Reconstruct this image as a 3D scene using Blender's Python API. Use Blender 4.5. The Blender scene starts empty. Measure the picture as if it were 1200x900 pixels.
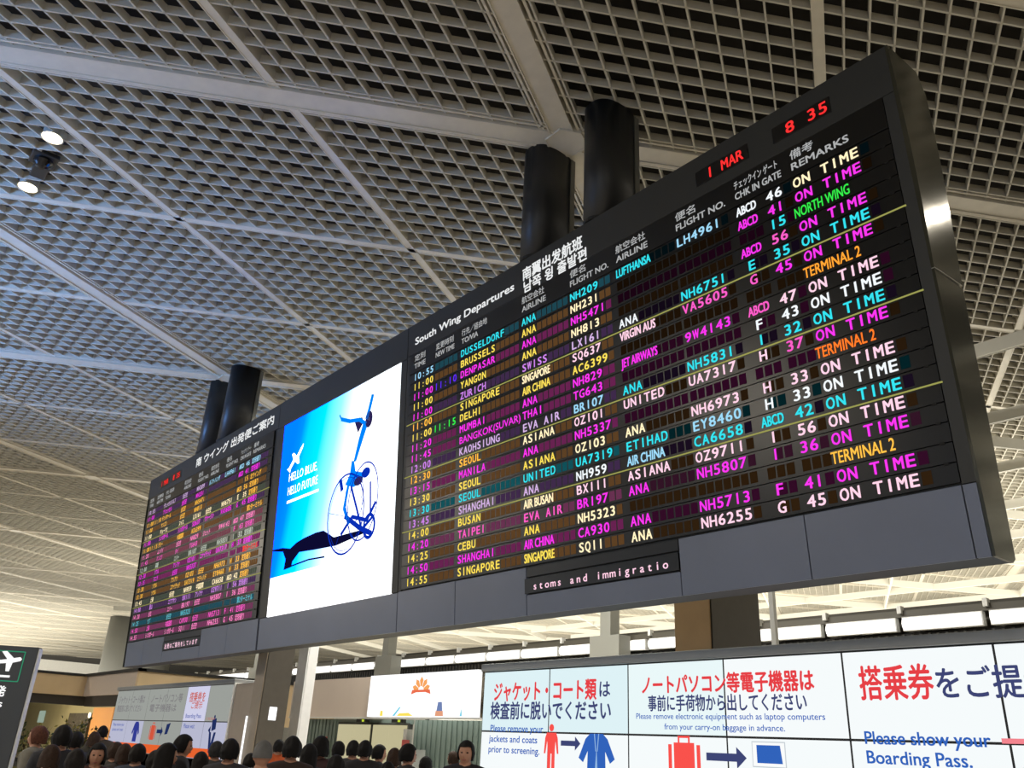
import bpy, bmesh, math, random
from mathutils import Vector, Matrix, noise
random.seed(7)
S = bpy.context.scene
COL = S.collection
R = math.radians
PI = math.pi

# ------------------------------------------------------------------ camera
EYE = 1.62
F_PX, PITCH, ROLL, AZ = 982.247, R(23.714), R(2.9715), R(141.224)
FW = Vector((math.cos(AZ)*math.cos(PITCH), math.sin(AZ)*math.cos(PITCH), math.sin(PITCH)))
RT0 = Vector((math.sin(AZ), -math.cos(AZ), 0)); UP0 = RT0.cross(FW)
RT = RT0*math.cos(ROLL) + UP0*math.sin(ROLL)
UP = -RT0*math.sin(ROLL) + UP0*math.cos(ROLL)
cam = bpy.data.cameras.new('camera'); cam.sensor_width = 36; cam.lens = F_PX*36/1200
cam.clip_start = 0.05; cam.clip_end = 500
co = bpy.data.objects.new('camera', cam); COL.objects.link(co)
co.matrix_world = Matrix(((RT.x, UP.x, -FW.x, 0), (RT.y, UP.y, -FW.y, 0), (RT.z, UP.z, -FW.z, EYE), (0, 0, 0, 1)))
S.camera = co

# ------------------------------------------------------------------ colour management, world
S.view_settings.view_transform = 'Standard'; S.view_settings.look = 'None'
S.view_settings.gamma = 1; S.view_settings.exposure = 0.0; S.view_settings.use_curve_mapping = False
wd = bpy.data.worlds.new('sky'); S.world = wd; wd.use_nodes = True
wd.node_tree.nodes['Background'].inputs[0].default_value = (0.62, 0.76, 1.0, 1)
wd.node_tree.nodes['Background'].inputs[1].default_value = 0.35

def area(name, loc, size, size_y, power, color, direction):
    l = bpy.data.lights.new(name, 'AREA'); l.shape = 'RECTANGLE'; l.size = size; l.size_y = size_y
    l.energy = power; l.color = color
    o = bpy.data.objects.new(name, l); COL.objects.link(o); o.location = loc
    o.rotation_euler = Vector(direction).to_track_quat('-Z', 'Y').to_euler()
    return o
DAY = (0.62, 0.78, 1.0); WARM = (1.0, 0.90, 0.74); NEUT = (1.0, 0.96, 0.86)
# daylight entering through the landside glass front
dl = area('daylight', (-21, -15.2, 3.2), 16, 4, 1000, (0.16, 0.40, 1.0), (.10, 1, 0.50)); dl.data.spread = R(38)  # beam narrowed and deepened in blue to tint the left ceiling
area('daylight', (-40, -15.2, 3.6), 40, 6, 250, (0.6, 0.78, 1.0), (0, 1, 0.3))
area('daylight', (8, -15.2, 4.6), 30, 7, 400, (0.8, 0.88, 1.0), (0, 1, 0.15))
# hall lamps over the check-in side, shining down on the pale floor
for x, y, pw in ((2, -7, 850), (-14, -8, 900), (-30, -9, 1300), (-46, -9, 3000), (8, 1, 850)):
    area('hall_lamp', (x, y, 9.9), 3, 3, pw, WARM, (0, 0, -1))
# unseen upward fills added over the security hall and shop roofs, washing the ceiling
area('ceiling_fill', (-28, 40, 4.6), 84, 34, 27000, NEUT, (0, 0.05, 1))
area('ceiling_fill', (-95, 14, 4.2), 56, 16, 12000, NEUT, (0, 0, 1))
area('far_wall_fill', (-128, 24, 7.5), 40, 2, 5000, NEUT, (-1, .2, 0)); area('far_wall_fill', (-100, 70, 7.5), 60, 2, 5000, NEUT, (0, 1, .1))  # added fills with no fixtures, brightening the far walls
area('ceiling_fill', (-45, 14.5, 4.0), 14, 5, 900, NEUT, (0, 0, 1))
# lamps under the security hall roof; fills added behind the board brighten the entrance
for x in (-34, -22, -10, 2): area('security_lamp', (x, 26, 4.1), 6, 3, 300, NEUT, (0, -.2, -1))
for x, y in ((-12.6, 9.6), (-16.5, 10.6), (-20.5, 11.2)): area('entrance_fill', (x, y, 9.9), 1.6, 1.2, 760, NEUT, (0, .25, -1))
area('side_highlight_light', (-.6, 12.5, 10.0), 3, .2, 110, WARM, (0, 0, -1))  # unseen strip light added to put a highlight on the board's side

# ------------------------------------------------------------------ materials
MATS = {}
def s2l(c):
    return tuple(((v/255)/12.92 if v/255 <= .04045 else ((v/255+.055)/1.055)**2.4) for v in c)
def mat(name, rgb, rough=0.5, metal=0.0, noise=0.0, nscale=8.0, bump=0.0, spec=0.5):
    if name in MATS: return MATS[name]
    m = bpy.data.materials.new(name); m.use_nodes = True; nt = m.node_tree
    b = nt.nodes['Principled BSDF']; c = s2l(rgb)
    b.inputs['Base Color'].default_value = (*c, 1)
    b.inputs['Roughness'].default_value = rough; b.inputs['Metallic'].default_value = metal
    b.inputs['Specular IOR Level'].default_value = spec
    if noise or bump:
        tc = nt.nodes.new('ShaderNodeTexCoord'); n = nt.nodes.new('ShaderNodeTexNoise')
        n.inputs['Scale'].default_value = nscale; n.inputs['Detail'].default_value = 4
        nt.links.new(tc.outputs['Object'], n.inputs['Vector'])
        if noise:
            r = nt.nodes.new('ShaderNodeValToRGB')
            r.color_ramp.elements[0].position = .3; r.color_ramp.elements[1].position = .7
            r.color_ramp.elements[0].color = (*[v*(1-noise) for v in c], 1)
            r.color_ramp.elements[1].color = (*[min(1, v*(1+noise)) for v in c], 1)
            nt.links.new(n.outputs['Fac'], r.inputs['Fac']); nt.links.new(r.outputs['Color'], b.inputs['Base Color'])
        if bump:
            bp = nt.nodes.new('ShaderNodeBump'); bp.inputs['Strength'].default_value = bump
            nt.links.new(n.outputs['Fac'], bp.inputs['Height']); nt.links.new(bp.outputs['Normal'], b.inputs['Normal'])
    MATS[name] = m; return m
def emit(name, rgb, strength=1.0):
    if name in MATS: return MATS[name]
    m = bpy.data.materials.new(name); m.use_nodes = True; nt = m.node_tree
    for n in list(nt.nodes):
        if n.type == 'BSDF_PRINCIPLED': nt.nodes.remove(n)
    e = nt.nodes.new('ShaderNodeEmission'); e.inputs[0].default_value = (*s2l(rgb), 1); e.inputs[1].default_value = strength
    nt.links.new(e.outputs[0], nt.nodes['Material Output'].inputs[0])
    MATS[name] = m; return m
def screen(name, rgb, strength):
    """glossy panel: dark glass that also gives off light"""
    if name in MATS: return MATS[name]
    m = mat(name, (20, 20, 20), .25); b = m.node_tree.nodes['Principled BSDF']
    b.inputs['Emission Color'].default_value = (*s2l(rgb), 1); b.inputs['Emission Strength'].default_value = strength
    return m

M_GRID = mat('grid_paint', (190, 184, 168), .55, noise=.08, nscale=3)
M_BEAM = mat('beam_paint', (206, 198, 180), .42, noise=.05, nscale=5)
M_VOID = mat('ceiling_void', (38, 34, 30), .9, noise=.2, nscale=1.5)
M_HOUS = mat('board_housing', (42, 43, 43), .55, noise=.06, nscale=2)
M_LOWP = mat('board_lower_panel', (106, 113, 132), .32, noise=.05, nscale=1.2)  # bluish tone stands in for daylight reflected in the lower panels
M_SIDE = mat('board_side_metal', (74, 74, 64), .14, metal=.55, noise=.05, nscale=2)
M_GLASS = mat('display_glass', (12, 12, 13), .3)
M_PYL = mat('pylon_black', (36, 36, 36), .4, noise=.05, nscale=3)
M_JOINT = mat('joint_black', (10, 10, 10), .8)

# ------------------------------------------------------------------ mesh helpers
class MB:
    def __init__(s): s.v = []; s.f = []
    def poly(s, pts, flip=False):
        i = len(s.v); s.v += [tuple(p) for p in pts]; s.f.append(tuple(range(i, i+len(pts)))[::-1 if flip else 1])
    def box(s, x0, x1, y0, y1, z0, z1):
        i = len(s.v)
        s.v += [(x0,y0,z0),(x1,y0,z0),(x1,y1,z0),(x0,y1,z0),(x0,y0,z1),(x1,y0,z1),(x1,y1,z1),(x0,y1,z1)]
        s.f += [tuple(i+k for k in q) for q in ((0,3,2,1),(4,5,6,7),(0,1,5,4),(1,2,6,5),(2,3,7,6),(3,0,4,7))]
        return s
    def bar(s, a, b, w, z0, z1):
        """upright plate of width w between two plan points"""
        a = Vector(a); b = Vector(b); d = (b-a).normalized(); n = Vector((-d.y, d.x))*w/2
        i = len(s.v)
        for z in (z0, z1):
            for p in (a-n, b-n, b+n, a+n): s.v.append((p.x, p.y, z))
        s.f += [tuple(i+k for k in q) for q in ((0,3,2,1),(4,5,6,7),(0,1,5,4),(1,2,6,5),(2,3,7,6),(3,0,4,7))]
        return s
    def prism(s, pts2, f0, f1):
        """extrude a closed 2D outline between two maps 2D->3D"""
        n = len(pts2); i = len(s.v)
        s.v += [f0(p) for p in pts2] + [f1(p) for p in pts2]
        s.f.append(tuple(i+k for k in range(n))[::-1]); s.f.append(tuple(i+n+k for k in range(n)))
        for k in range(n):
            j = (k+1) % n; s.f.append((i+k, i+j, i+n+j, i+n+k))
        return s
    def add(s, v, f):
        i = len(s.v); s.v += v; s.f += [tuple(i+k for k in q) for q in f]; return s
    def ring(s, path, r, seg=8, closed=False):
        path = [Vector(p) for p in path]; n = len(path); i = len(s.v)
        rr = r if isinstance(r, (list, tuple)) else [r]*n
        for k, p in enumerate(path):
            a = path[max(0, k-1)]; b = path[min(n-1, k+1)]
            if closed: a = path[k-1]; b = path[(k+1) % n]
            d = (b-a).normalized(); u = d.cross(Vector((0, 0, 1)))
            if u.length < .05: u = d.cross(Vector((0, 1, 0)))
            u.normalize(); w = d.cross(u)
            for q in range(seg):
                t = 2*PI*q/seg; s.v.append(tuple(p + (u*math.cos(t)+w*math.sin(t))*rr[k]))
        m = n if closed else n-1
        for k in range(m):
            for q in range(seg):
                a = i+k*seg+q; b = i+k*seg+(q+1) % seg; c = i+((k+1) % n)*seg+(q+1) % seg; d = i+((k+1) % n)*seg+q
                s.f.append((a, b, c, d))
        if not closed:
            s.f.append(tuple(i+q for q in range(seg))[::-1]); s.f.append(tuple(i+(n-1)*seg+q for q in range(seg)))
        return s
    def mesh(s, name, m, smooth=False):
        me = bpy.data.meshes.new(name); me.from_pydata(s.v, [], s.f); me.update()
        if m: me.materials.append(m)
        if smooth: me.shade_smooth()
        return me
    def build(s, name, m, parent=None, smooth=False, bevel=0):
        o = bpy.data.objects.new(name, s.mesh(name, m, smooth)); COL.objects.link(o); o.parent = parent
        if bevel:
            b = o.modifiers.new('b', 'BEVEL'); b.width = bevel; b.segments = 2; b.limit_method = 'ANGLE'
        return o
def inst(name, me, parent=None, loc=(0, 0, 0)):
    o = bpy.data.objects.new(name, me); COL.objects.link(o); o.parent = parent; o.location = loc; return o
def empty(name, loc=(0, 0, 0), rz=0, rx=0):
    o = bpy.data.objects.new(name, None); COL.objects.link(o); o.location = loc; o.rotation_euler = (rx, 0, rz); o.empty_display_size = .2
    return o
def tag(o, label=None, cat=None, group=None, kind=None):
    if label: o['label'] = label
    if cat: o['category'] = cat
    if group: o['group'] = group
    if kind: o['kind'] = kind
    return o
def px_ray(x, y): return FW + RT*((x-600)/F_PX) - UP*((y-450)/F_PX)

# text -> (verts, faces, width) in a flat x/y plane, cached
TC = {}
def glyphs(body, bold=0.0):
    bold = 0.0; k = (body, bold)      # the outline itself stays true; weight comes from doubled strokes
    if k in TC: return TC[k]
    cu = bpy.data.curves.new('t', 'FONT'); cu.body = body; cu.size = 1.0; cu.resolution_u = 3; cu.offset = bold
    o = bpy.data.objects.new('t', cu); TMP.collection.objects.link(o)
    dg = tmp_depsgraph()
    m = o.evaluated_get(dg).to_mesh()
    v = [(p.co.x, p.co.y) for p in m.vertices]; f = [tuple(p.vertices) for p in m.polygons]
    w = (min((p[0] for p in v), default=0), max((p[0] for p in v), default=0))
    o.evaluated_get(dg).to_mesh_clear(); bpy.data.objects.remove(o); bpy.data.curves.remove(cu)
    TC[k] = (v, f, w); return TC[k]
TMP = bpy.data.scenes.new('type_setting')
def tmp_depsgraph():
    with bpy.context.temp_override(scene=TMP, view_layer=TMP.view_layers[0]):
        dg = bpy.context.evaluated_depsgraph_get()
    dg.update(); return dg
CAP = 0.70      # cap height of the built-in font at size 1
def put_text(mb, body, x, z, cap, width=None, y=-.004, bold=.0, align='l'):
    """flat lettering on the x/z plane, facing -y"""
    v, f, (a, b) = glyphs(body, bold); s = cap/CAP; w = (b-a)*s
    sx = s if width is None else width/(b-a); w = (b-a)*sx
    ox = {'l': x, 'c': x-w/2, 'r': x-w}[align]
    offs = [(0, 0)]
    if bold > .005 and any(ord(ch) > 0x2fff for ch in body):      # heavier strokes for the ideographs
        q = .020*s*min(1.4, bold/.02); offs = [(-q, 0), (q, 0), (0, -q), (0, q)]
    elif bold > .005: q = .018*s*min(1.6, bold/.02); offs = [(-q, -q*.6), (q, q*.6), (-q, q*.6), (q, -q*.6)]
    for dx, dz in offs: mb.add([(ox+dx+(p[0]-a)*sx, y, z+dz+p[1]*s) for p in v], f)
    return w
def put_cells(mb, body, x, z, cap, pitch, y=-.004, bold=.028, fill=.78):
    s = cap/CAP
    for i, ch in enumerate(body):
        if ch == ' ': continue
        v, f, (a, b) = glyphs(ch, bold); w = min(b-a, .62); gw = w*s*1.0
        lim = pitch*fill; sx = s*(min(1.15, lim/max(.01, (b-a)*s)) if ch not in '1I:.' else .9)
        c = x + pitch*(i+.5)
        q = .026*s*min(1.2, bold/.028)
        for dx, dz in ((-q, 0), (q, q*.6), (q, -q*.6)): mb.add([(c+dx+(p[0]-(a+b)/2)*sx, y, z+dz+p[1]*s) for p in v], f)

# ------------------------------------------------------------------ floor, roof, far walls
CZ = 8.6 + EYE                       # underside of the grid ceiling
floor = MB().box(-150, 40, -16, 90, -.2, 0).build('floor', mat('floor_tile', (186, 180, 168), .45, noise=.08, nscale=.8)); tag(floor, kind='structure')
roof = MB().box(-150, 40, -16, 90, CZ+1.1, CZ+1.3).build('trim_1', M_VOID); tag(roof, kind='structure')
MW = mat('far_wall', (232, 229, 218), .8, noise=.04)
for nm, b in (('wall_back', (-150, 40, 88, 88.3, 0, CZ+1.2)), ('wall_left', (-150, -149.7, -16, 88, 0, CZ+1.2)), ('wall_right', (38, 38.3, -16, 88, 0, CZ+1.2))):
    tag(MB().box(*b).build(nm, MW), kind='structure')
# landside glass front behind the camera
wf = empty('window_1', (0, -15.8, 0)); tag(wf, kind='structure')
gl = bpy.data.materials.new('clear_glass'); gl.use_nodes = True; nt = gl.node_tree
nt.nodes.remove(nt.nodes['Principled BSDF'])
tr = nt.nodes.new('ShaderNodeBsdfTransparent'); go = nt.nodes.new('ShaderNodeBsdfGlossy'); mx = nt.nodes.new('ShaderNodeMixShader')
go.inputs['Roughness'].default_value = .03; mx.inputs[0].default_value = .08
nt.links.new(tr.outputs[0], mx.inputs[1]); nt.links.new(go.outputs[0], mx.inputs[2]); nt.links.new(mx.outputs[0], nt.nodes['Material Output'].inputs[0])
MUL = mat('mullion', (90, 92, 95), .4, metal=.5)
mul = MB().box(-.06, .06, -.1, .1, 0, CZ).mesh('mullion', MUL); pane = MB().box(.06, 5.94, -.01, .01, .4, 8.4).mesh('pane', gl)
for i in range(32):
    inst('mullion', mul, wf, (-150+6*i, 0, 0)); inst('pane', pane, wf, (-150+6*i, 0, 0))
MB().box(-150, 40, -.12, .12, 0, .4).build('sill', MUL, wf); MB().box(-150, 40, -.12, .12, 8.4, CZ+1.1).build('transom', MUL, wf)

# ------------------------------------------------------------------ the egg-crate ceiling: a triangular lattice of beams with louvre panels
N1 = Vector((-7.58, 6.90)); LAT = 12.723/3
EA = Vector((math.cos(R(120)), math.sin(R(120)))); EC = Vector((.5, math.sin(R(60))))
def lat(s, t): return N1 + EA*(s*LAT) + EC*(t*LAT)
BT, BH = .026, .135                  # blade thickness and height
ceiling = empty('ceiling', (0, 0, CZ)); tag(ceiling, kind='structure')
def visible(p, z=8.6, m=150):
    d = Vector((p.x, p.y, z)); k = d.dot(FW)
    if k < .5: return False
    x = 600+F_PX*d.dot(RT)/k; y = 450-F_PX*d.dot(UP)/k
    return -m < x < 1200+m and -m < y < 900
cells = []
for s in range(-40, 45):
    for t in range(-40, 45):
        cs = [lat(s, t), lat(s+1, t), lat(s, t+1), lat(s+1, t+1), lat(s+.5, t+.5)]
        if not any(visible(c) for c in cs): continue
        c = cs[4]
        if c.length > 125 or c.y > 86 or c.x < -148: continue
        cells.append((c.length, s, t))
cells.sort()
NB = 12
def blade_pts(k, fam):
    u = (k+.5)/NB*LAT if False else k/NB*LAT
    return (EA*u, EA*u+EC*LAT) if fam else (EC*u, EC*u+EA*LAT)
pan = MB()
for k in range(1, NB):
    for fam in (0, 1): pan.bar(*blade_pts(k, fam), BT, 0, BH)
pan_me = pan.mesh('grid_panel', M_GRID)
bl = [MB().bar((0, 0), EC*LAT, BT, 0, BH).mesh('louver_blade', M_GRID), MB().bar((0, 0), EA*LAT, BT, 0, BH).mesh('louver_blade', M_GRID)]
far = MB()
for n, (dist, s, t) in enumerate(cells):
    p = lat(s, t)
    if n < 13:
        e = empty('grid_panel', (p.x, p.y, 0)); e.parent = ceiling
        for k in range(1, NB):
            for fam, me in ((1, bl[0]), (0, bl[1])):
                q = (EA if fam else EC)*(k/NB*LAT); inst('louver_blade', me, e, (q.x, q.y, 0))
    elif n < 280: inst('grid_panel', pan_me, ceiling, (p.x, p.y, 0))
    else: far.add([(v[0]+p.x, v[1]+p.y, v[2]) for v in pan.v], pan.f)
if far.v: tag(far.build('far_grid', M_GRID, ceiling), kind='stuff')
# beams: every third lattice line is a wide channel, the others narrow; lips stand proud along both edges
def beam_profile(w, wide):
    h = w/2; l = .022 if wide else .016; d = .045 if wide else .014
    pr = [(-h, -d), (-h+l, -d), (-h+l, -d+(.022 if wide else .01)), (h-l, -d+(.022 if wide else .01)), (h-l, -d), (h, -d), (h, .26), (-h, .26)]
    return pr
def beam(a, b, w, wide, name='ceiling_beam', m=None, parent=None, dz=0):
    d = (b-a).normalized(); n = Vector((-d.y, d.x)); mb = MB()
    mb.prism(beam_profile(w, wide), lambda p: (a.x+n.x*p[0], a.y+n.y*p[0], p[1]+dz), lambda p: (b.x+n.x*p[0], b.y+n.y*p[0], p[1]+dz))
    o = mb.build(name, m or M_BEAM, parent or ceiling)
    return o
def flange(a, b, off):
    d = (b-a).normalized(); n = Vector((-d.y, d.x))*off; MBF.bar(a+n, b+n, .035, -.012, .17)
for fam, (e1, e2) in enumerate(((EA, EC), (EC, EA))):
    for k in range(-30, 34):
        ln = [N1+e1*(q*LAT)+e2*(k*LAT) for q in range(-40, 44)]
        vs = [q for q in ln if (visible(q, m=900)) and q.length < 125 and -148 < q.x < 38 and q.y < 87]
        if len(vs) < 2: continue
        wide = k % 3 == 0
        a, b = vs[0]-e1*LAT, vs[-1]+e1*LAT
        beam(a, b, .36 if wide else .15, wide)
        if wide:
            MBF = MB()
            for sgn in (-1, 1): flange(a, b, sgn*.245)
            MBF.build('beam_flange', M_BEAM, ceiling)
# node plates where wide beams cross
hexp = [(.33*math.cos(R(60*i)), .33*math.sin(R(60*i))) for i in range(6)]
node = MB().prism(hexp, lambda p: (p[0], p[1], -.050), lambda p: (p[0], p[1], .0))
for i in range(6):
    a, b = Vector(hexp[i]), Vector(hexp[(i+1) % 6]); node.bar(a*.97, b*.97, .020, -.062, -.03)
nd = node.mesh('node_plate', M_BEAM)
for s in range(-9, 10):
    for t in range(-9, 10):
        p = lat(3*s, 3*t)
        if visible(p, m=200) and p.length < 90: inst('node_plate', nd, ceiling, (p.x, p.y, 0))
# slim white service rails hung below the ceiling past the board
M_RAIL = mat('rail_white', (215, 212, 200), .45)
for i in range(14):
    y = 16.1+3.67*i; z = -1.15
    beam(Vector((-44, y)), Vector((20, y)), .10, False, 'service_rail', M_RAIL, dz=z)
for i in range(-8, 9):
    p = Vector((-8.5+LAT*i*1.5, 19.8)); 
    beam(p-EA*4.2, p+EA*46, .07, False, 'service_rail', M_RAIL, dz=-1.1); beam(p-EC*4.2, p+EC*46, .07, False, 'service_rail', M_RAIL, dz=-1.12)

# ceiling downlights and a camera dome hung in the grid
def downlight(x, y, label):
    t = empty('ceiling_downlight', (x, y, CZ)); tag(t, label, 'lamp', 'downlights in the grid ceiling')
    a = [(.15*math.cos(2*PI*i/24), .15*math.sin(2*PI*i/24)) for i in range(24)]
    can = MB()
    for i in range(24):
        j = (i+1) % 24
        can.poly([(a[i][0], a[i][1], -.03), (a[j][0], a[j][1], -.03), (a[j][0], a[j][1], .2), (a[i][0], a[i][1], .2)])
        can.poly([(a[i][0]*1.12, a[i][1]*1.12, -.03), (a[j][0]*1.12, a[j][1]*1.12, -.03), (a[j][0], a[j][1], -.03), (a[i][0], a[i][1], -.03)])
    can.build('trim_ring', mat('lamp_ring', (200, 195, 180), .3, metal=.5), t)
    MB().prism([(p[0]*.96, p[1]*.96) for p in a], lambda p: (p[0], p[1], -.01), lambda p: (p[0], p[1], .02)).build('lens', emit('lamp_lens', (255, 236, 196), 14), t)
    l = bpy.data.lights.new('bulb', 'SPOT'); l.energy = 260; l.spot_size = R(100); l.color = WARM; l.shadow_soft_size = .1
    lo = bpy.data.objects.new('bulb', l); COL.objects.link(lo); lo.parent = t; lo.location = (0, 0, -.06)
downlight(-13.08, .90, 'round warm downlight in the grid ceiling, upper one of the pair at the left edge')
downlight(-14.82, .91, 'round warm downlight in the grid ceiling, lower one of the pair at the left edge')
t = empty('camera_dome', (-13.82, .94, CZ)); tag(t, 'small black camera dome in the grid ceiling between the two downlights', 'camera')
dome = MB(); rg = [(.15, -.02), (.15, -.06), (.125, -.1), (.09, -.14), (.05, -.165), (.002, -.17)]
for i in range(len(rg)-1):
    for k in range(20):
        a0, a1 = 2*PI*k/20, 2*PI*(k+1)/20; (r0, z0), (r1, z1) = rg[i], rg[i+1]
        dome.poly([(r0*math.cos(a0), r0*math.sin(a0), z0), (r0*math.cos(a1), r0*math.sin(a1), z0), (r1*math.cos(a1), r1*math.sin(a1), z1), (r1*math.cos(a0), r1*math.sin(a0), z1)])
dome.build('dome', mat('dome_black', (12, 14, 18), .06), t, smooth=True)
MB().box(-.2, .2, -.2, .2, -.025, .06).build('mount', M_PYL, t, bevel=.02)
MB().box(-.62, -.22, -.1, .14, -.02, .1).build('cable_box', M_PYL, t, bevel=.02)

# ------------------------------------------------------------------ oval hanger pylons
def oval(a, b, z0, z1, n=32, p=2.4):
    o = []
    for i in range(n):
        t = 2*PI*i/n; c, s = math.cos(t), math.sin(t)
        o.append((a*abs(c)**(2/p)*(1 if c >= 0 else -1), b*abs(s)**(2/p)*(1 if s >= 0 else -1)))
    return MB().prism(o, lambda q: (q[0], q[1], z0), lambda q: (q[0], q[1], z1))
BB = Vector((-2.609, 6.930, 1.56+EYE))      # lower right front corner of the board
topz = BB.z+4.99
pl = oval(.28, .40, 0, CZ-.02-topz).mesh('shaft', M_PYL, True)
cl = MB()
cl.prism([(.30*math.cos(2*PI*i/32), .42*math.sin(2*PI*i/32)) for i in range(32)], lambda q: (q[0], q[1], 0), lambda q: (q[0], q[1], .05))
cl_me = cl.mesh('collar', M_PYL)
stp = MB().box(.19, .262, .24, .33, 0, CZ-.05-topz).mesh('cable_strip', mat('strip_grey', (120, 118, 110), .35, metal=.6))
for x, lb in ((-6.73, 'black oval hanger pylon nearest the date display, right one of the near pair'), (-8.06, 'black oval hanger pylon over the Chinese and Korean title, left one of the near pair'),
              (-19.45, 'black oval hanger pylon at the far board, right one of the far pair'), (-20.80, 'black oval hanger pylon at the far board, left one of the far pair')):
    t = empty('hanger_pylon', (x, 6.98, topz)); tag(t, lb, 'pylon', 'oval pylons carrying the board')
    inst('shaft', pl, t); inst('collar', cl_me, t); inst('cable_strip', stp, t)

# ------------------------------------------------------------------ the departure board (local x runs right, z runs up the leaning face, y is depth)
LEAN = R(4.024)
def unit_root(name, x_right, label, cat):
    t = empty(name, (BB.x+x_right, BB.y, BB.z), rx=LEAN); tag(t, label, cat); return t
def face_panel(t, x0, x1, z0, z1, m, name, y=0.0, th=.03, bevel=.004):
    return MB().box(x0, x1, y, y+th, z0, z1).build(name, m, t, bevel=bevel)
def body(t, w, left_side=False, right_side=False):
    # core box: face leans, back stands upright
    s, c = math.sin(LEAN), math.cos(LEAN)
    def L(y, z): return (y*c + z*s, -y*s + z*c)           # world offsets (y,z) -> local
    zt = 4.99; yb = .38
    prof = [(.03, .0), (.03, 5.0), L(yb-.12, zt), L(yb, zt-.10), L(yb, .04), L(yb-.06, 0)]
    MB().prism(prof, lambda p: (-w, p[0], p[1]), lambda p: (0, p[0], p[1])).build('housing', M_HOUS, t, bevel=.006)
    kz = 2.516
    for flag, x0, x1 in ((right_side, 0, .025), (left_side, -w-.025, -w)):
        if not flag: continue
        def split(lo):
            a = L(yb, lo and kz*.997 or kz); yk = a[0]
            if lo: return [(-.0, 0), (-.0, kz-.006), (L(yb, kz)[0], L(yb, kz)[1]-.006), L(yb, .04), L(yb-.06, 0)]
            return [(-.0, kz+.006), (-.0, 5.0), L(yb-.12, zt), L(yb, zt-.10), (L(yb, kz)[0], L(yb, kz)[1]+.006)]
        o = MB().prism(split(True), lambda p: (x0, p[0], p[1]), lambda p: (x1, p[0], p[1])).build('side_panel', M_SIDE, t)
        # upper side panel bows out very slightly
        up = split(False); mb = MB(); nseg = 10
        base = len(mb.v); rows = []
        for k in range(nseg+1):
            f = k/nseg; z = kz+.006+(5.0-kz-.006)*f
            y1 = L(yb, z*c)[0] if f < .97 else L(yb-.12, zt)[0]
            bulge = .02*math.sin(PI*min(1, f*1.0))
            xo = (x1+bulge) if x1 > 0 else (x0-bulge); xi = x0 if x1 > 0 else x1
            i = len(mb.v); mb.v += [(xi, 0, z), (xo, 0, z), (xo, y1, z), (xi, y1, z)]
            if k:
                j = i-4
                for q in range(4):
                    mb.f.append((j+q, j+(q+1) % 4, i+(q+1) % 4, i+q) if x1 > 0 else (i+q, i+(q+1) % 4, j+(q+1) % 4, j+q))
            rows.append(i)
        mb.f.append(tuple(rows[0]+q for q in (3, 2, 1, 0))); mb.f.append(tuple(rows[-1]+q for q in range(4)))
        mb.build('side_panel', M_SIDE, t)
        sm = MB().box(x0, x1+.004 if x1 > 0 else x1, 0, L(yb, kz)[0], kz-.003, kz+.003).build('seam', mat('seam_light', (190, 188, 180), .3, metal=.6), t)

LED = {'cyan': (50, 214, 226), 'yellow': (240, 214, 88), 'mag': (238, 52, 226), 'white': (232, 238, 242), 'violet': (196, 128, 222), 'green': (50, 222, 70),
       'orange': (255, 160, 50), 'pink': (250, 204, 222), 'indigo': (92, 44, 232), 'sky': (150, 205, 232), 'cream': (255, 236, 190), 'red': (255, 48, 48),
       'gold': (250, 186, 70), 'hotpink': (240, 90, 190), 'rose': (246, 130, 190), 'teal': (90, 180, 195), 'sage': (178, 190, 176), 'dkorange': (255, 120, 40), 'purple': (150, 90, 200), 'lav': (200, 170, 214)}
def led(c): return emit('led_'+c, LED[c], 1.15)
DIMC = {'gold': (170, 122, 74), 'mag': (190, 70, 150), 'purple': (120, 84, 140), 'hotpink': (190, 96, 150), 'rose': (190, 110, 130), 'teal': (60, 130, 150), 'cyan': (40, 150, 165), 'sage': (120, 130, 112)}
def dim(c, k): return emit('led_dim_%s_%d' % (c, int(k*1000)), DIMC.get(c, LED[c]), k)
RT_, RP = 4.085, .174
FIELDS = {'time': (-8.25, 5, .117), 'new': (-7.64, 5, .122), 'dest': (-6.95, 13, .106), 'air': (-5.52, 9, .106), 'fl': (-4.53, 7, .106),
          'air2': (-3.69, 9, .106), 'fl2': (-2.72, 7, .106), 'chk': (-1.88, 3, .106), 'gate': (-1.50, 3, .106), 'rem': (-1.17, 8, .106)}
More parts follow.
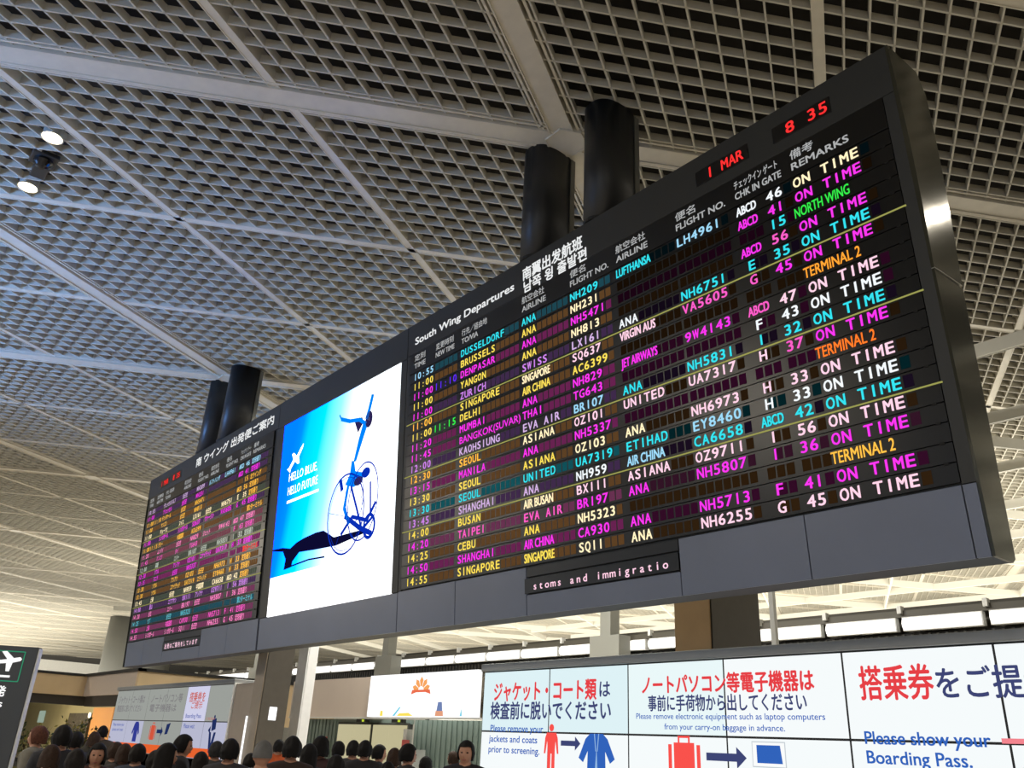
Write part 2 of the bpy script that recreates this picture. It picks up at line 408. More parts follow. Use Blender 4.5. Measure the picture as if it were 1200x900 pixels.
def board_face(t, x0, rows, jp=False):
    """black display field with its 20 rows; x0 shifts the field, rows hold (colour, {field: (text, colour)})"""
    w0, w1 = -8.38+x0, -.12+x0
    face_panel(t, w0, w1, 4.095, 4.45, M_GLASS, 'header_strip', y=-.006, th=.04)
    TITLE = emit('title_white', (196, 198, 198), .75)
    H = [('time', '定刻', 'TIME', .32), ('new', '変更時刻', 'NEW TIME', .50), ('dest', '行先／経由地', 'TO/VIA', .66), ('air', '航空会社', 'AIRLINE', .50), ('fl', '便名', 'FLIGHT NO.', .70),
         ('air2', '航空会社', 'AIRLINE', .52), ('fl2', '便名', 'FLIGHT NO.', .70), ('chk', 'チェックイン ゲート', 'CHK IN GATE', .58), ('rem', '備考', 'REMARKS', .64)]
    for k, a, b, w in H:
        x = FIELDS[k][0]+x0+.02
        hd = MB(); put_text(hd, a, x, 4.30, .085, width=w*(.42 if len(a) == 2 and w > .4 else .95), y=-.010, bold=.012); hd.build('column_title', TITLE, t)
        hd = MB(); put_text(hd, b, x, 4.165, .085, width=w*(.62 if b == 'TO/VIA' else 1), y=-.010, bold=.025); hd.build('column_title', TITLE, t)
    for i, (base, fields) in enumerate(rows):
        zt = RT_-RP*i; zb = zt-RP
        r = MB().box(w0, w1, -.004, .03, zb+.006, zt-.004).build('display_row', M_GLASS, t)
        cm = MB(); cr = MB()
        for k, (fx, n, pt) in FIELDS.items():
            g = cm if (k in ('time', 'new', 'dest', 'air', 'fl') or jp) else cr
            c0 = len(fields[k][0]) if k in fields and k not in ('air', 'air2') else (5 if k in fields else 0)
            if k in fields and fields[k][0] and len(fields[k][0]) <= 7: c0 = len(fields[k][0])
            for q in range(n):
                if q < c0: continue
                g.box(fx+x0+pt*q+.010, fx+x0+pt*(q+1)-.010, -.0065, -.003, zb+.035, zb+.150)
        low = i/19  # right-hand cells glow more in lower rows, standing in for a reflection
        tag(cm.build('unlit_cells', dim(base, .26 if not jp else .34), r), kind='stuff')
        tag(cr.build('unlit_cells', dim(base, round(.02+.045*low, 2)), r), kind='stuff')
        for k, (tx, c) in fields.items():
            if not tx: continue
            fx, n, pt = FIELDS[k]; mb = MB()
            if jp and any(ord(ch) > 255 for ch in tx): put_text(mb, tx, fx+x0, zb+.036, .10, width=min(n*pt, .112*len(tx)), y=-.009, bold=.02)
            elif k in ('air', 'air2') and len(tx) > 7: put_text(mb, tx, fx+x0+.01, zb+.038, .112, width=.56, y=-.009, bold=.028)
            elif k == 'chk' and len(tx) > 1: put_text(mb, tx, fx+x0+.01, zb+.040, .105, width=.25, y=-.009, bold=.028)
            elif k == 'chk': put_cells(mb, tx, fx+x0+.07, zb+.038, .112, pt, y=-.009)
            elif k == 'rem' and tx not in ('ON TIME',): put_text(mb, tx, fx+x0-.02, zb+.038, .115, width=.60, y=-.009, bold=.014)
            elif k == 'rem': put_cells(mb, tx, fx+x0, zb+.038, .112, pt, y=-.009)
            elif k == 'dest' and len(tx) > 13: put_text(mb, tx, fx+x0+.01, zb+.040, .105, width=1.38, y=-.009, bold=.012)
            else: put_cells(mb, tx, fx+x0, zb+.038, .112, pt, y=-.009)
            mb.build('lettering', led(c), r)
    for k in (5, 10, 15):
        z = RT_-RP*k
        MB().box(w0-.02, w1+.02, -.012, .0, z-.007, z+.006).build('divider_strip', emit('divider_yellow', (176, 176, 96), .75), t)
    lk = MB()
    for i in range(1, 20):
        if i % 5: lk.box(w1-.10, w1-.06, -.010, .0, RT_-RP*i-.012, RT_-RP*i+.012)
    tag(lk.build('row_catches', M_JOINT, t), kind='stuff')
def ticker(t, x0, text, col):
    face_panel(t, -5.52+x0, -3.05+x0, .262, .448, M_GLASS, 'ticker_display', y=-.005, th=.035)
    mb = MB(); n = len(text); put_cells(mb, text, -5.37+x0, .30, .088, 2.20/n, y=-.010, bold=.02, fill=.8)
    mb.build('lettering', led(col), t)
def lower_panels(t, x0, xs):
    for a, b in zip(xs[:-1], xs[1:]):
        if (a, b) == (-5.49, -3.04):
            face_panel(t, a+x0+.006, b+x0-.006, .0, .245, M_LOWP, 'lower_panel'); face_panel(t, a+x0+.006, b+x0-.006, .465, .588, M_GLASS, 'lower_panel')
            face_panel(t, a+x0+.006, a+x0+.02, .25, .46, M_LOWP, 'lower_panel')
        else: face_panel(t, a+x0+.006, b+x0-.006, .0, .588, M_LOWP, 'lower_panel')

DR = [
 ('teal', dict(time=('10:55','sky'), dest=('DUSSELDORF','cyan'), air=('ANA','cyan'), fl=('NH209','cyan'), air2=('LUFTHANSA','cyan'), fl2=('LH4961','sky'), chk=('ABCD','white'), gate=('46','white'), rem=('ON TIME','cream'))),
 ('gold', dict(time=('11:00','yellow'), dest=('BRUSSELS','yellow'), air=('ANA','yellow'), fl=('NH231','cream'), chk=('ABCD','mag'), gate=('41','mag'), rem=('ON TIME','mag'))),
 ('mag', dict(time=('11:00','mag'), new=('11:10','indigo'), dest=('DENPASAR','mag'), air=('ANA','mag'), fl=('NH5471','mag'), gate=('15','cyan'), rem=('NORTH WING','green'))),
 ('gold', dict(time=('11:00','yellow'), dest=('YANGON','yellow'), air=('ANA','yellow'), fl=('NH813','cream'), chk=('ABCD','mag'), gate=('56','hotpink'), rem=('ON TIME','mag'))),
 ('purple', dict(time=('11:00','mag'), dest=('ZURICH','violet'), air=('SWISS','violet'), fl=('LX161','lav'), air2=('ANA','white'), fl2=('NH6751','cyan'), chk=('E','cyan'), gate=('35','cyan'), rem=('ON TIME','cyan'))),
 ('gold', dict(time=('11:00','gold'), dest=('SINGAPORE','yellow'), air=('SINGAPORE','cream'), fl=('SQ637','pink'), air2=('VIRGIN AUS','pink'), fl2=('VA5605','hotpink'), chk=('G','hotpink'), gate=('45','mag'), rem=('ON TIME','mag'))),
 ('gold', dict(time=('11:00','yellow'), new=('11:15','green'), dest=('DELHI','yellow'), air=('AIR CHINA','yellow'), fl=('AC6399','yellow'), rem=('TERMINAL 2','orange'))),
 ('mag', dict(time=('11:20','mag'), dest=('MUMBAI','mag'), air=('ANA','mag'), fl=('NH829','mag'), air2=('JET AIRWAYS','mag'), fl2=('9W4143','mag'), chk=('ABCD','hotpink'), gate=('47','pink'), rem=('ON TIME','pink'))),
 ('mag', dict(time=('11:45','mag'), dest=('BANGKOK(SUVAR)','mag'), air=('THAI','mag'), fl=('TG643','mag'), chk=('F','white'), gate=('43','white'), rem=('ON TIME','white'))),
 ('purple', dict(time=('12:00','violet'), dest=('KAOHSIUNG','lav'), air=('EVA AIR','lav'), fl=('BR107','sky'), air2=('ANA','cyan'), fl2=('NH5831','cyan'), chk=('I','cyan'), gate=('32','cyan'), rem=('ON TIME','cyan'))),
 ('gold', dict(time=('12:30','gold'), dest=('SEOUL','gold'), air=('ASIANA','cream'), fl=('OZ101','pink'), air2=('UNITED','pink'), fl2=('UA7317','pink'), chk=('H','pink'), gate=('37','hotpink'), rem=('ON TIME','mag'))),
 ('mag', dict(time=('13:15','mag'), dest=('MANILA','mag'), air=('ANA','mag'), fl=('NH5337','mag'), rem=('TERMINAL 2','dkorange'))),
 ('gold', dict(time=('13:30','yellow'), dest=('SEOUL','yellow'), air=('ASIANA','yellow'), fl=('OZ103','cream'), air2=('ANA','cream'), fl2=('NH6973','pink'), chk=('H','pink'), gate=('33','pink'), rem=('ON TIME','pink'))),
 ('cyan', dict(time=('13:30','cyan'), dest=('SEOUL','cyan'), air=('UNITED','cyan'), fl=('UA7319','cyan'), air2=('ETIHAD','cyan'), fl2=('EY8460','sky'), chk=('H','white'), gate=('33','white'), rem=('ON TIME','white'))),
 ('purple', dict(time=('13:45','violet'), dest=('SHANGHAI','lav'), air=('ANA','lav'), fl=('NH959','white'), air2=('AIR CHINA','sky'), fl2=('CA6658','cyan'), chk=('ABCD','cyan'), gate=('42','cyan'), rem=('ON TIME','cyan'))),
 ('gold', dict(time=('14:00','yellow'), dest=('BUSAN','yellow'), air=('AIR BUSAN','cream'), fl=('BX111','pink'), air2=('ASIANA','pink'), fl2=('OZ9711','pink'), chk=('I','pink'), gate=('56','pink'), rem=('ON TIME','pink'))),
 ('hotpink', dict(time=('14:20','mag'), dest=('TAIPEI','hotpink'), air=('EVA AIR','hotpink'), fl=('BR197','mag'), air2=('ANA','mag'), fl2=('NH5807','mag'), chk=('I','mag'), gate=('36','mag'), rem=('ON TIME','mag'))),
 ('gold', dict(time=('14:25','yellow'), dest=('CEBU','yellow'), air=('ANA','yellow'), fl=('NH5323','cream'), rem=('TERMINAL 2','gold'))),
 ('mag', dict(time=('14:50','mag'), dest=('SHANGHAI','mag'), air=('AIR CHINA','mag'), fl=('CA930','mag'), air2=('ANA','mag'), fl2=('NH5713','mag'), chk=('F','mag'), gate=('41','mag'), rem=('ON TIME','mag'))),
 ('gold', dict(time=('14:55','yellow'), dest=('SINGAPORE','yellow'), air=('SINGAPORE','yellow'), fl=('SQ11','cream'), air2=('ANA','cream'), fl2=('NH6255','pink'), chk=('G','pink'), gate=('45','pink'), rem=('ON TIME','pink'))),
]
XS = [-8.47, -7.0, -5.49, -3.04, -1.55, -.12, 0]
t = unit_root('departure_board', 0, 'big black English departure board with coloured LED flight rows, hanging nearest on the right', 'departure board')
body(t, 8.47, right_side=True)
face_panel(t, -8.465, 0, 4.455, 5.0, M_HOUS, 'title_panel')
face_panel(t, -.115, 0, .594, 4.45, M_LOWP if False else M_HOUS, 'edge_trim'); face_panel(t, -8.465, -8.385, .594, 4.45, M_HOUS, 'edge_trim')
board_face(t, 0, DR); lower_panels(t, 0, XS); ticker(t, 0, 'stoms and immigratio', 'pink')
TW = emit('title_backlit', (240, 242, 242), .95)
mb = MB(); put_text(mb, 'South Wing Departures', -8.24, 4.60, .125, width=2.56, y=-.004, bold=.03); mb.build('title_lettering', TW, t)
mb = MB(); put_text(mb, '南翼出发航班', -5.48, 4.675, .15, width=1.22, y=-.004, bold=.03); mb.build('title_lettering', TW, t)
mb = MB(); put_text(mb, '남쪽 윙 출발편', -5.46, 4.47, .14, width=1.27, y=-.004, bold=.03); mb.build('title_lettering', TW, t)
for nm, x0, x1, tx, a, b in (('date_display', -2.36, -1.63, '1 MAR', -2.20, -1.69), ('time_display', -1.32, -.63, '8 35', -1.165, -.65)):
    d = face_panel(t, x0, x1, 4.60, 4.80, M_GLASS, nm, y=-.006, th=.04)
    mb = MB(); put_cells(mb, tx, a, 4.63, .135, (b-a)/len(tx), y=-.012, bold=.02, fill=.86); mb.build('digits', led('red'), d)

# the Japanese board beyond the advertisement: a unit of the same make
JR_COL = ['lav', 'mag', 'gold', 'gold', 'cream', 'mag', 'gold', 'rose', 'hotpink', 'sage', 'mag', 'mag', 'gold', 'gold', 'cream', 'violet', 'rose', 'teal', 'hotpink', 'rose']
JR_DIM = ['purple', 'purple', 'gold', 'gold', 'sage', 'purple', 'gold', 'rose', 'rose', 'sage', 'mag', 'mag', 'gold', 'gold', 'sage', 'purple', 'hotpink', 'teal', 'hotpink', 'hotpink']
JD = {'DUSSELDORF': 'デュッセルドルフ', 'BRUSSELS': 'ブリュッセル', 'DENPASAR': 'デンパサール', 'YANGON': 'ヤンゴン', 'ZURICH': 'チューリヒ', 'SINGAPORE': 'シンガポール', 'DELHI': 'デリー', 'MUMBAI': 'ムンバイ',
      'BANGKOK(SUVAR)': 'バンコク', 'KAOHSIUNG': '高雄', 'SEOUL': 'ソウル', 'MANILA': 'マニラ', 'SHANGHAI': '上海', 'BUSAN': '釜山', 'TAIPEI': '台北', 'CEBU': 'セブ'}
JA = {'ANA': '全日空', 'SWISS': 'スイス', 'SINGAPORE': 'シンガポール', 'AIR CHINA': '中国国際', 'THAI': 'タイ', 'EVA AIR': 'エバー', 'ASIANA': 'アシアナ', 'UNITED': 'ユナイテッド', 'AIR BUSAN': 'エアプサン', 'LUFTHANSA': 'ルフトハンザ', 'VIRGIN AUS': 'ヴァージン', 'JET AIRWAYS': 'ジェット', 'ETIHAD': 'エティハド'}
JROWS = []
for i, (b, f) in enumerate(DR):
    c = JR_COL[i]; g = {}
    for k, (tx, _) in f.items():
        if k == 'dest': tx = JD[tx]
        if k in ('air', 'air2'): tx = JA[tx]
        if k == 'rem': tx = {'ON TIME': '定刻通り', 'NORTH WING': '北ウイング', 'TERMINAL 2': '第2ターミナル'}[tx]
        cc = c
        if k == 'rem' and i == 4: cc = 'gold'
        if k == 'rem' and i == 11: cc = 'red'
        if k == 'rem' and i == 14: cc = 'gold'
        if i == 0 and k in ('air2', 'fl2', 'chk', 'gate', 'rem'): cc = 'sky'
        g[k] = (tx, cc)
    JROWS.append((JR_DIM[i], g))
XR2 = -13.38                          # right edge of the Japanese unit
t = unit_root('departure_board', XR2, 'black Japanese departure board with coloured LED flight rows, farther left beyond the blue advertisement', 'departure board')
W2 = 21.62+XR2; SH = -13.10-XR2+.0
body(t, W2, left_side=True)
face_panel(t, -W2, -.005, 4.455, 5.0, M_HOUS, 'title_panel')
# the display field is squeezed slightly to the width of this unit
sub = empty('display_field'); sub.parent = t; sub.scale = (.962, 1, 1); sub.location = (-.06, 0, 0)
def merge_children(dst_parent, src):
    for o in list(src.children):
        for v in (o,):
            v.parent = dst_parent; v.location = (v.location.x*.962-.06, v.location.y, v.location.z); v.scale = (.962, 1, 1)
board_face(sub, 0, JROWS, jp=True)
lower_panels(sub, 0, [-8.40, -7.0, -5.49, -3.04, -1.55, 0]); ticker(sub, 0, '出発のご案内をしています', 'pink')
merge_children(t, sub); bpy.data.objects.remove(sub)
mb = MB(); put_text(mb, '南 ウイング 出発便ご案内', -4.72, 4.64, .17, width=4.45, y=-.004, bold=.035); mb.build('title_lettering', TW, t)
for nm, x0, x1, tx in (('date_display', -7.35, -6.65, '1 MAR'), ('time_display', -6.45, -5.75, '8 35')):
    d = face_panel(t, x0, x1, 4.58, 4.80, M_GLASS, nm, y=-.006, th=.04)
    mb = MB(); put_cells(mb, tx, x0+.1, 4.62, .14, .11 if len(tx) > 4 else .13, y=-.012, bold=.02, fill=.86); mb.build('digits', led('red'), d)

# ------------------------------------------------------------------ the advertising screen between the two boards
XA = -8.475; WA = -XA-XR2*-1 if False else (13.375-8.475)
t = unit_root('advertising_screen', XA, 'tall bright cyan and white advertising screen with a wheelchair athlete, hung between the two boards', 'screen')
body(t, WA)
x0, x1, z0, z1 = -13.06-XA, -8.665-XA, .585, 4.42
face_panel(t, -WA+.005, -.005, z1+.01, 5.0, M_HOUS, 'frame_panel'); face_panel(t, -WA+.005, -.005, 0, z0-.01, M_LOWP, 'frame_panel')
face_panel(t, -WA+.005, x0-.01, z0, z1, M_HOUS, 'frame_panel'); face_panel(t, x1+.01, -.005, z0, z1, M_HOUS, 'frame_panel')
am = bpy.data.materials.new('advert_picture'); am.use_nodes = True; nt = am.node_tree; nt.nodes.remove(nt.nodes['Principled BSDF'])
tc = nt.nodes.new('ShaderNodeTexCoord'); sp = nt.nodes.new('ShaderNodeSeparateXYZ'); nt.links.new(tc.outputs['Object'], sp.inputs[0])
mr = nt.nodes.new('ShaderNodeMapRange'); mr.inputs[1].default_value = x0; mr.inputs[2].default_value = x1
md = nt.nodes.new('ShaderNodeMath'); md.operation = 'MULTIPLY_ADD'; md.inputs[1].default_value = -.26; md.inputs[2].default_value = .55
nt.links.new(sp.outputs[2], md.inputs[0])
ad = nt.nodes.new('ShaderNodeMath'); ad.operation = 'ADD'; nt.links.new(sp.outputs[0], ad.inputs[0]); nt.links.new(md.outputs[0], ad.inputs[1]); nt.links.new(ad.outputs[0], mr.inputs[0])
cr = nt.nodes.new('ShaderNodeValToRGB'); nt.links.new(mr.outputs[0], cr.inputs[0])
els = cr.color_ramp.elements
els[0].position = 0.0; els[0].color = (0, .04, .8, 1); els[1].position = .62; els[1].color = (.30, .32, .33, 1)
for p_, c_ in ((.07, (0, .05, .9)), (.14, (0, .12, .9)), (.28, (.0, .15, .8)), (.42, (.06, .19, .5))):
    e_ = els.new(p_); e_.color = (*c_, 1)
em = nt.nodes.new('ShaderNodeEmission'); em.inputs[1].default_value = 6.0; nt.links.new(cr.outputs[0], em.inputs[0]); nt.links.new(em.outputs[0], nt.nodes['Material Output'].inputs[0])
sc = MB().box(x0, x1, -.004, .03, 1.31, z1).build('picture', am, t)
MB().box(x0, x1, -.004, .03, z0, 1.309).build('caption_field', emit('screen_white', (255, 255, 255), 1.9), t)
def U(u, v): return (u-XA, v)
def shape(mb, pts, y=-.008):
    mb.poly([(a, y, b) for a, b in [U(*p) for p in pts]])
def stroke(mb, pts, w, y=-.009):
    for a, b in zip(pts[:-1], pts[1:]):
        a = Vector(U(*a)); b = Vector(U(*b)); d = (b-a).normalized(); n = Vector((-d.y, d.x))*w/2
        mb.poly([(q.x, y, q.y) for q in (a-n-d*w*.2, b-n+d*w*.2, b+n+d*w*.2, a+n-d*w*.2)])
def ell(mb, cx, cz, rx, rz, w, y=-.009, rot=0, a0=0, a1=2*PI):
    n = 36
    for i in range(n):
        q = []
        for r_, k in ((1, i), (1, i+1), (1-w/rx, i+1), (1-w/rx, i)):
            a = a0+(a1-a0)*k/n; x = rx*r_*math.cos(a); z = rz*(1-(1-r_)*rx/rz)*math.sin(a)
            q.append((cx+x*math.cos(rot)-z*math.sin(rot), cz+x*math.sin(rot)+z*math.cos(rot)))
        shape(mb, q, y)
INK = emit('ad_ink_blue', (10, 50, 190), .9); SKYB = emit('ad_ink_sky', (0, 120, 235), 1.3); NAVY = emit('ad_ink_navy', (22, 20, 70), .5); AW = emit('ad_white', (255, 255, 255), 2.4)
mb = MB()
ell(mb, -10.25, 2.10, .64, .72, .035, rot=.1); ell(mb, -10.25, 2.10, .57, .65, .012, rot=.1); ell(mb, -9.68, 2.22, .50, .68, .028, rot=-.15); ell(mb, -9.95, 2.30, .3, .42, .02)
for k in range(5):
    a = k*1.256+.4; stroke(mb, [(-10.25, 2.05), (-10.25+.6*math.cos(a), 2.05+.66*math.sin(a))], .010)
stroke(mb, [(-10.25, 2.05), (-9.75, 1.78), (-9.35, 1.62)], .09); stroke(mb, [(-10.35, 1.75), (-10.0, 2.0), (-9.5, 1.86), (-9.25, 2.12)], .07)
stroke(mb, [(-10.1, 2.55), (-9.85, 2.1), (-9.65, 1.72), (-9.3, 1.9)], .06); stroke(mb, [(-9.45, 2.5), (-9.4, 2.0)], .05)
ell(mb, -9.42, 1.75, .2, .22, .06); stroke(mb, [(-10.5, 2.75), (-10.42, 2.55)], .10); ell(mb, -9.62, 2.7, .14, .09, .09)
mb.build('wheelchair_picture', INK, t)
mb = MB()
shape(mb, [(-10.32, 2.62), (-10.02, 2.52), (-9.72, 2.56), (-9.70, 2.72), (-9.98, 2.80), (-10.05, 3.0), (-10.14, 3.02), (-10.18, 2.78)])
shape(mb, [(-10.08, 2.98), (-9.98, 2.98), (-9.74, 3.42), (-9.62, 3.62), (-9.80, 3.68), (-9.95, 3.35)])
stroke(mb, [(-10.2, 2.6), (-10.3, 2.2), (-10.1, 1.9)], .09); stroke(mb, [(-9.72, 3.6), (-9.95, 3.74), (-10.30, 3.80), (-10.62, 3.92)], .075); stroke(mb, [(-10.62, 3.92), (-10.70, 4.02)], .04)
stroke(mb, [(-9.70, 3.70), (-9.62, 3.86), (-9.54, 4.08)], .10)
mb.build('athlete_picture', SKYB, t)
mb = MB()
ell(mb, -9.62, 3.66, .12, .15, .119); shape(mb, [(-9.98, 3.50), (-9.80, 3.66), (-9.86, 3.76), (-10.16, 3.80), (-10.1, 3.70)])
ell(mb, -9.86, 2.6, .15, .08, .14)
mb.build('athlete_head_picture', emit('ad_ink_dark', (60, 50, 110), .6), t)
mb = MB()
shape(mb, [(-13.06, 1.86), (-12.62, 1.84), (-12.30, 1.78), (-12.05, 1.86), (-11.75, 1.90), (-11.3, 1.93), (-11.0, 1.92), (-10.6, 1.74), (-9.5, 1.72), (-9.45, 1.66), (-10.5, 1.58), (-11.3, 1.62), (-11.9, 1.66), (-12.15, 1.52), (-12.18, 1.42), (-12.5, 1.40), (-12.46, 1.60), (-12.60, 1.76), (-13.06, 1.83)])
stroke(mb, [(-12.4, 1.43), (-11.5, 1.47), (-10.9, 1.44)], .03)
mb.build('shadow_picture', NAVY, t)
mb = MB(); xa = -12.62-XA
put_text(mb, 'HELLO BLUE,', xa, 3.14, .17, width=1.18, y=-.010, bold=.0); put_text(mb, 'HELLO FUTURE', xa, 2.86, .17, width=1.24, y=-.010, bold=.0)
mb.box(xa, xa+1.3, -.011, -.008, 2.70, 2.75)
shape(mb, [(-12.75, 3.42), (-12.66, 3.44), (-12.50, 3.58), (-12.58, 3.70), (-12.50, 3.71), (-12.36, 3.62), (-12.20, 3.76), (-12.10, 3.82), (-12.12, 3.74), (-12.26, 3.58), (-12.22, 3.44), (-12.30, 3.44), (-12.42, 3.52), (-12.58, 3.40), (-12.60, 3.32)], -.010)
mb.build('slogan_lettering', AW, t)

# ------------------------------------------------------------------ security hall: video walls
PW, PH = 1.42, .80
CAPM = mat('wall_cap_grey', (150, 152, 152), .35, metal=.4); BEZ = mat('bezel_black', (26, 28, 30), .5)
RED = emit('sign_red', (236, 66, 72), .95); NAV = emit('sign_navy', (70, 78, 130), .8); BLU = emit('sign_blue', (52, 104, 196), .9)
def video_wall(name, xl, ztop, ncol, nrow, label, tint, cap=True):
    t = empty(name, (xl, 8.0, 0)); tag(t, label, 'video wall')
    MB().box(0, ncol*PW, .0, .45, 0, ztop).build('back_frame', BEZ, t)
    if cap: MB().box(-.03, ncol*PW+.03, -.05, .5, ztop+.005, ztop+.105).build('top_cap', CAPM, t, bevel=.01)
    zl = ztop-nrow*PH
    MB().box(0, ncol*PW, -.02, .045, 0, zl-.01).build('plinth', mat('plinth_grey', (120, 118, 112), .5), t)
    for r in range(nrow):
        for c in range(ncol):
            MB().box(c*PW+.011, (c+1)*PW-.011, -.004, .0, ztop-(r+1)*PH+.011, ztop-r*PH-.011).build('screen_panel', tint(c, r), t)
    return t
VZ = 1.063+EYE
def tint_main(c, r):
    k = (c, r)
    if r == 0 and c in (0, 1): return emit('screen_pale_blue', (222, 242, 246), 1.0)
    if r == 0 and c == 2: return emit('screen_ice', (234, 248, 249), 1.0)
    return emit('screen_cool_white', (246, 251, 252), 1.0)
vw = video_wall('video_wall', -10.24, VZ, 8, 3, 'large white video wall of security notices in red and blue lettering, right of the crowd', tint_main)
LINES = []
def L(mb, tx, u, v, cap, w, bold=.02): LINES.append((tx, u, VZ-v, cap, w, -.006, bold))
def notice(parent, off, m, fn, name='lettering'):
    LINES.clear(); fn(None)
    for q in LINES:
        mb = MB(); put_text(mb, *q[:4], width=q[4], y=q[5], bold=q[6]); mb.build(name, m, parent)
notice(vw, 0, RED, lambda m: (L(m, 'ジャケット・コート類', .25, .38, .19, 2.05, .03), L(m, 'ノートパソコン等電子機器は', 3.07, .335, .155, 2.28, .03), L(m, '搭乗券', 5.84, .42, .23, .70, .018)))
notice(vw, 0, NAV, lambda m: (L(m, 'は', 2.36, .36, .15, .18, .02), L(m, '検査前に脱いでください', .19, .62, .17, 2.36, .025), L(m, '事前に手荷物から出してください', 3.16, .525, .13, 2.09, .02), L(m, 'をご提示ください', 6.57, .42, .20, 1.95, .016)))
notice(vw, 0, BLU, lambda m: (L(m, 'Please remove your', .21, .80, .085, 1.11), L(m, 'jackets and coats', .19, .935, .085, 1.02), L(m, 'prior to screening.', .19, 1.07, .085, 1.07),
       L(m, 'Please remove electronic equipment such as laptop computers', 2.97, .625, .062, 2.47, .01), L(m, 'from your carry-on baggage in advance.', 3.40, .735, .062, 1.58, .01),
       L(m, 'Please show your', 5.83, .83, .11, 1.12), L(m, 'Boarding Pass.', 5.83, .995, .11, .94)))
def icon(parent, pts, m, ox=0, oz=None, name='pictogram', y=-.007):
    mb = MB()
    for p in pts: mb.poly([(a+ox, y, (VZ if oz is None else oz)-b) for a, b in p])
    return mb.build(name, m, parent)
def arrow(x0, x1, z, h): return [[(x0, z+h*.28), (x1-h*.9, z+h*.28), (x1-h*.9, z-h*.28), (x0, z-h*.28)], [(x1-h*.9, z-h*.75), (x1-h*.9, z+h*.75), (x1, z)]]
def disc(cx, cz, r): return [(cx+r*math.cos(2*PI*i/20), cz+r*math.sin(2*PI*i/20)) for i in range(20)]
man = [disc(1.49, .74, .045), [(1.40, .80), (1.58, .80), (1.61, .86), (1.63, 1.05), (1.60, 1.05), (1.57, .90), (1.56, 1.0), (1.56, 1.3), (1.50, 1.3), (1.50, 1.05), (1.48, 1.05), (1.48, 1.3), (1.42, 1.3), (1.42, 1.0), (1.41, .90), (1.38, 1.05), (1.35, 1.05), (1.37, .86)]]
coat = [[(2.20, .80), (2.42, .80), (2.50, .86), (2.62, 1.08), (2.54, 1.13), (2.46, 1.0), (2.47, 1.30), (2.15, 1.30), (2.16, 1.0), (2.08, 1.13), (2.0, 1.08), (2.12, .86)]]
lap = [[(2.27, .80), (2.285, .80), (2.31, 1.0), (2.295, 1.0)], [(2.345, .80), (2.36, .80), (2.335, 1.0), (2.32, 1.0)], [(2.31, 1.0), (2.32, 1.0), (2.34, 1.3), (2.28, 1.3)]]
case = [[(3.53, .87), (3.82, .87), (3.82, 1.22), (3.53, 1.22)], [(3.45, .89), (3.50, .89), (3.50, 1.2), (3.45, 1.2)], [(3.85, .89), (3.90, .89), (3.90, 1.2), (3.85, 1.2)],
        [(3.59, .87), (3.59, .80), (3.76, .80), (3.76, .87), (3.735, .87), (3.735, .822), (3.615, .822), (3.615, .87)]]
icon(vw, man, emit('sign_pink_red', (255, 84, 78), .95)); icon(vw, arrow(1.67, 2.03, .92, .11), NAV); icon(vw, coat, BLU)
icon(vw, lap, emit('sign_light_blue', (150, 190, 235), .9), y=-.010)
icon(vw, case, emit('sign_pink_red', (255, 84, 78), .95)); icon(vw, arrow(3.98, 4.50, 1.0, .14), NAV)
icon(vw, [[(4.57, .835), (4.97, .835), (4.97, 1.08), (4.57, 1.08)]], emit('sign_frame_grey', (205, 214, 220), .9)); icon(vw, [[(4.58, .845), (4.96, .845), (4.96, 1.07), (4.58, 1.07)]], emit('sign_frame_white', (250, 252, 252), 1.0), y=-.009)
icon(vw, [[(4.63, .87), (4.91, .87), (4.93, 1.04), (4.63, 1.04)]], BLU, y=-.011)
icon(vw, [[(7.04, .76), (7.9, .76), (7.9, .80), (7.04, .80)], [(7.06, 1.02), (7.9, 1.02), (7.9, 1.04), (7.06, 1.04)]], emit('sign_pink', (255, 140, 150), .9))

# the same notices on the farther wall at the left, seen askew
VZ2 = 1.12+EYE
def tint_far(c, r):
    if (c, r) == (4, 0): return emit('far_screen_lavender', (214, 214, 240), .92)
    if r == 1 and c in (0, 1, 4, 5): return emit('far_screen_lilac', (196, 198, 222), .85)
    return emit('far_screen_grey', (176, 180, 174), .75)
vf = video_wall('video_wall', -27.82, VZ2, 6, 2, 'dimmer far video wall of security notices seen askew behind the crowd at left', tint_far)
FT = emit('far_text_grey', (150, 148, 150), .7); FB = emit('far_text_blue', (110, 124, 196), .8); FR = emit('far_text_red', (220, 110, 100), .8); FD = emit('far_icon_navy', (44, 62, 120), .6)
def L2(mb, tx, u, v, cap, w, bold=.02): LINES.append((tx, u, VZ2-v, cap, w, -.008, bold))
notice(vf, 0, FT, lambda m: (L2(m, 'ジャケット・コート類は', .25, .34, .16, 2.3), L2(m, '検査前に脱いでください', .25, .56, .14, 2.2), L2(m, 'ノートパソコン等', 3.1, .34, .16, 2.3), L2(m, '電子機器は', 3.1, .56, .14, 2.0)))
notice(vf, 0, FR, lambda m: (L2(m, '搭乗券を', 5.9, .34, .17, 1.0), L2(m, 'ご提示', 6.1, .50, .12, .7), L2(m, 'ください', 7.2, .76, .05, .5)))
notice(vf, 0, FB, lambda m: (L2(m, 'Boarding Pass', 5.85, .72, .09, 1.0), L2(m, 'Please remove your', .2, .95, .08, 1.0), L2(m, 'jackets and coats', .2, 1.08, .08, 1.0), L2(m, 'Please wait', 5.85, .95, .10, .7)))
icon(vf, [[(a, b+.03) for a, b in p] for p in coat], emit('far_icon_blue', (60, 70, 170), .7), ox=.0, oz=VZ2, y=-.006); icon(vf, [[(a, b+.04) for a, b in p] for p in case], emit('far_icon_red', (226, 92, 66), .85), oz=VZ2, y=-.006)
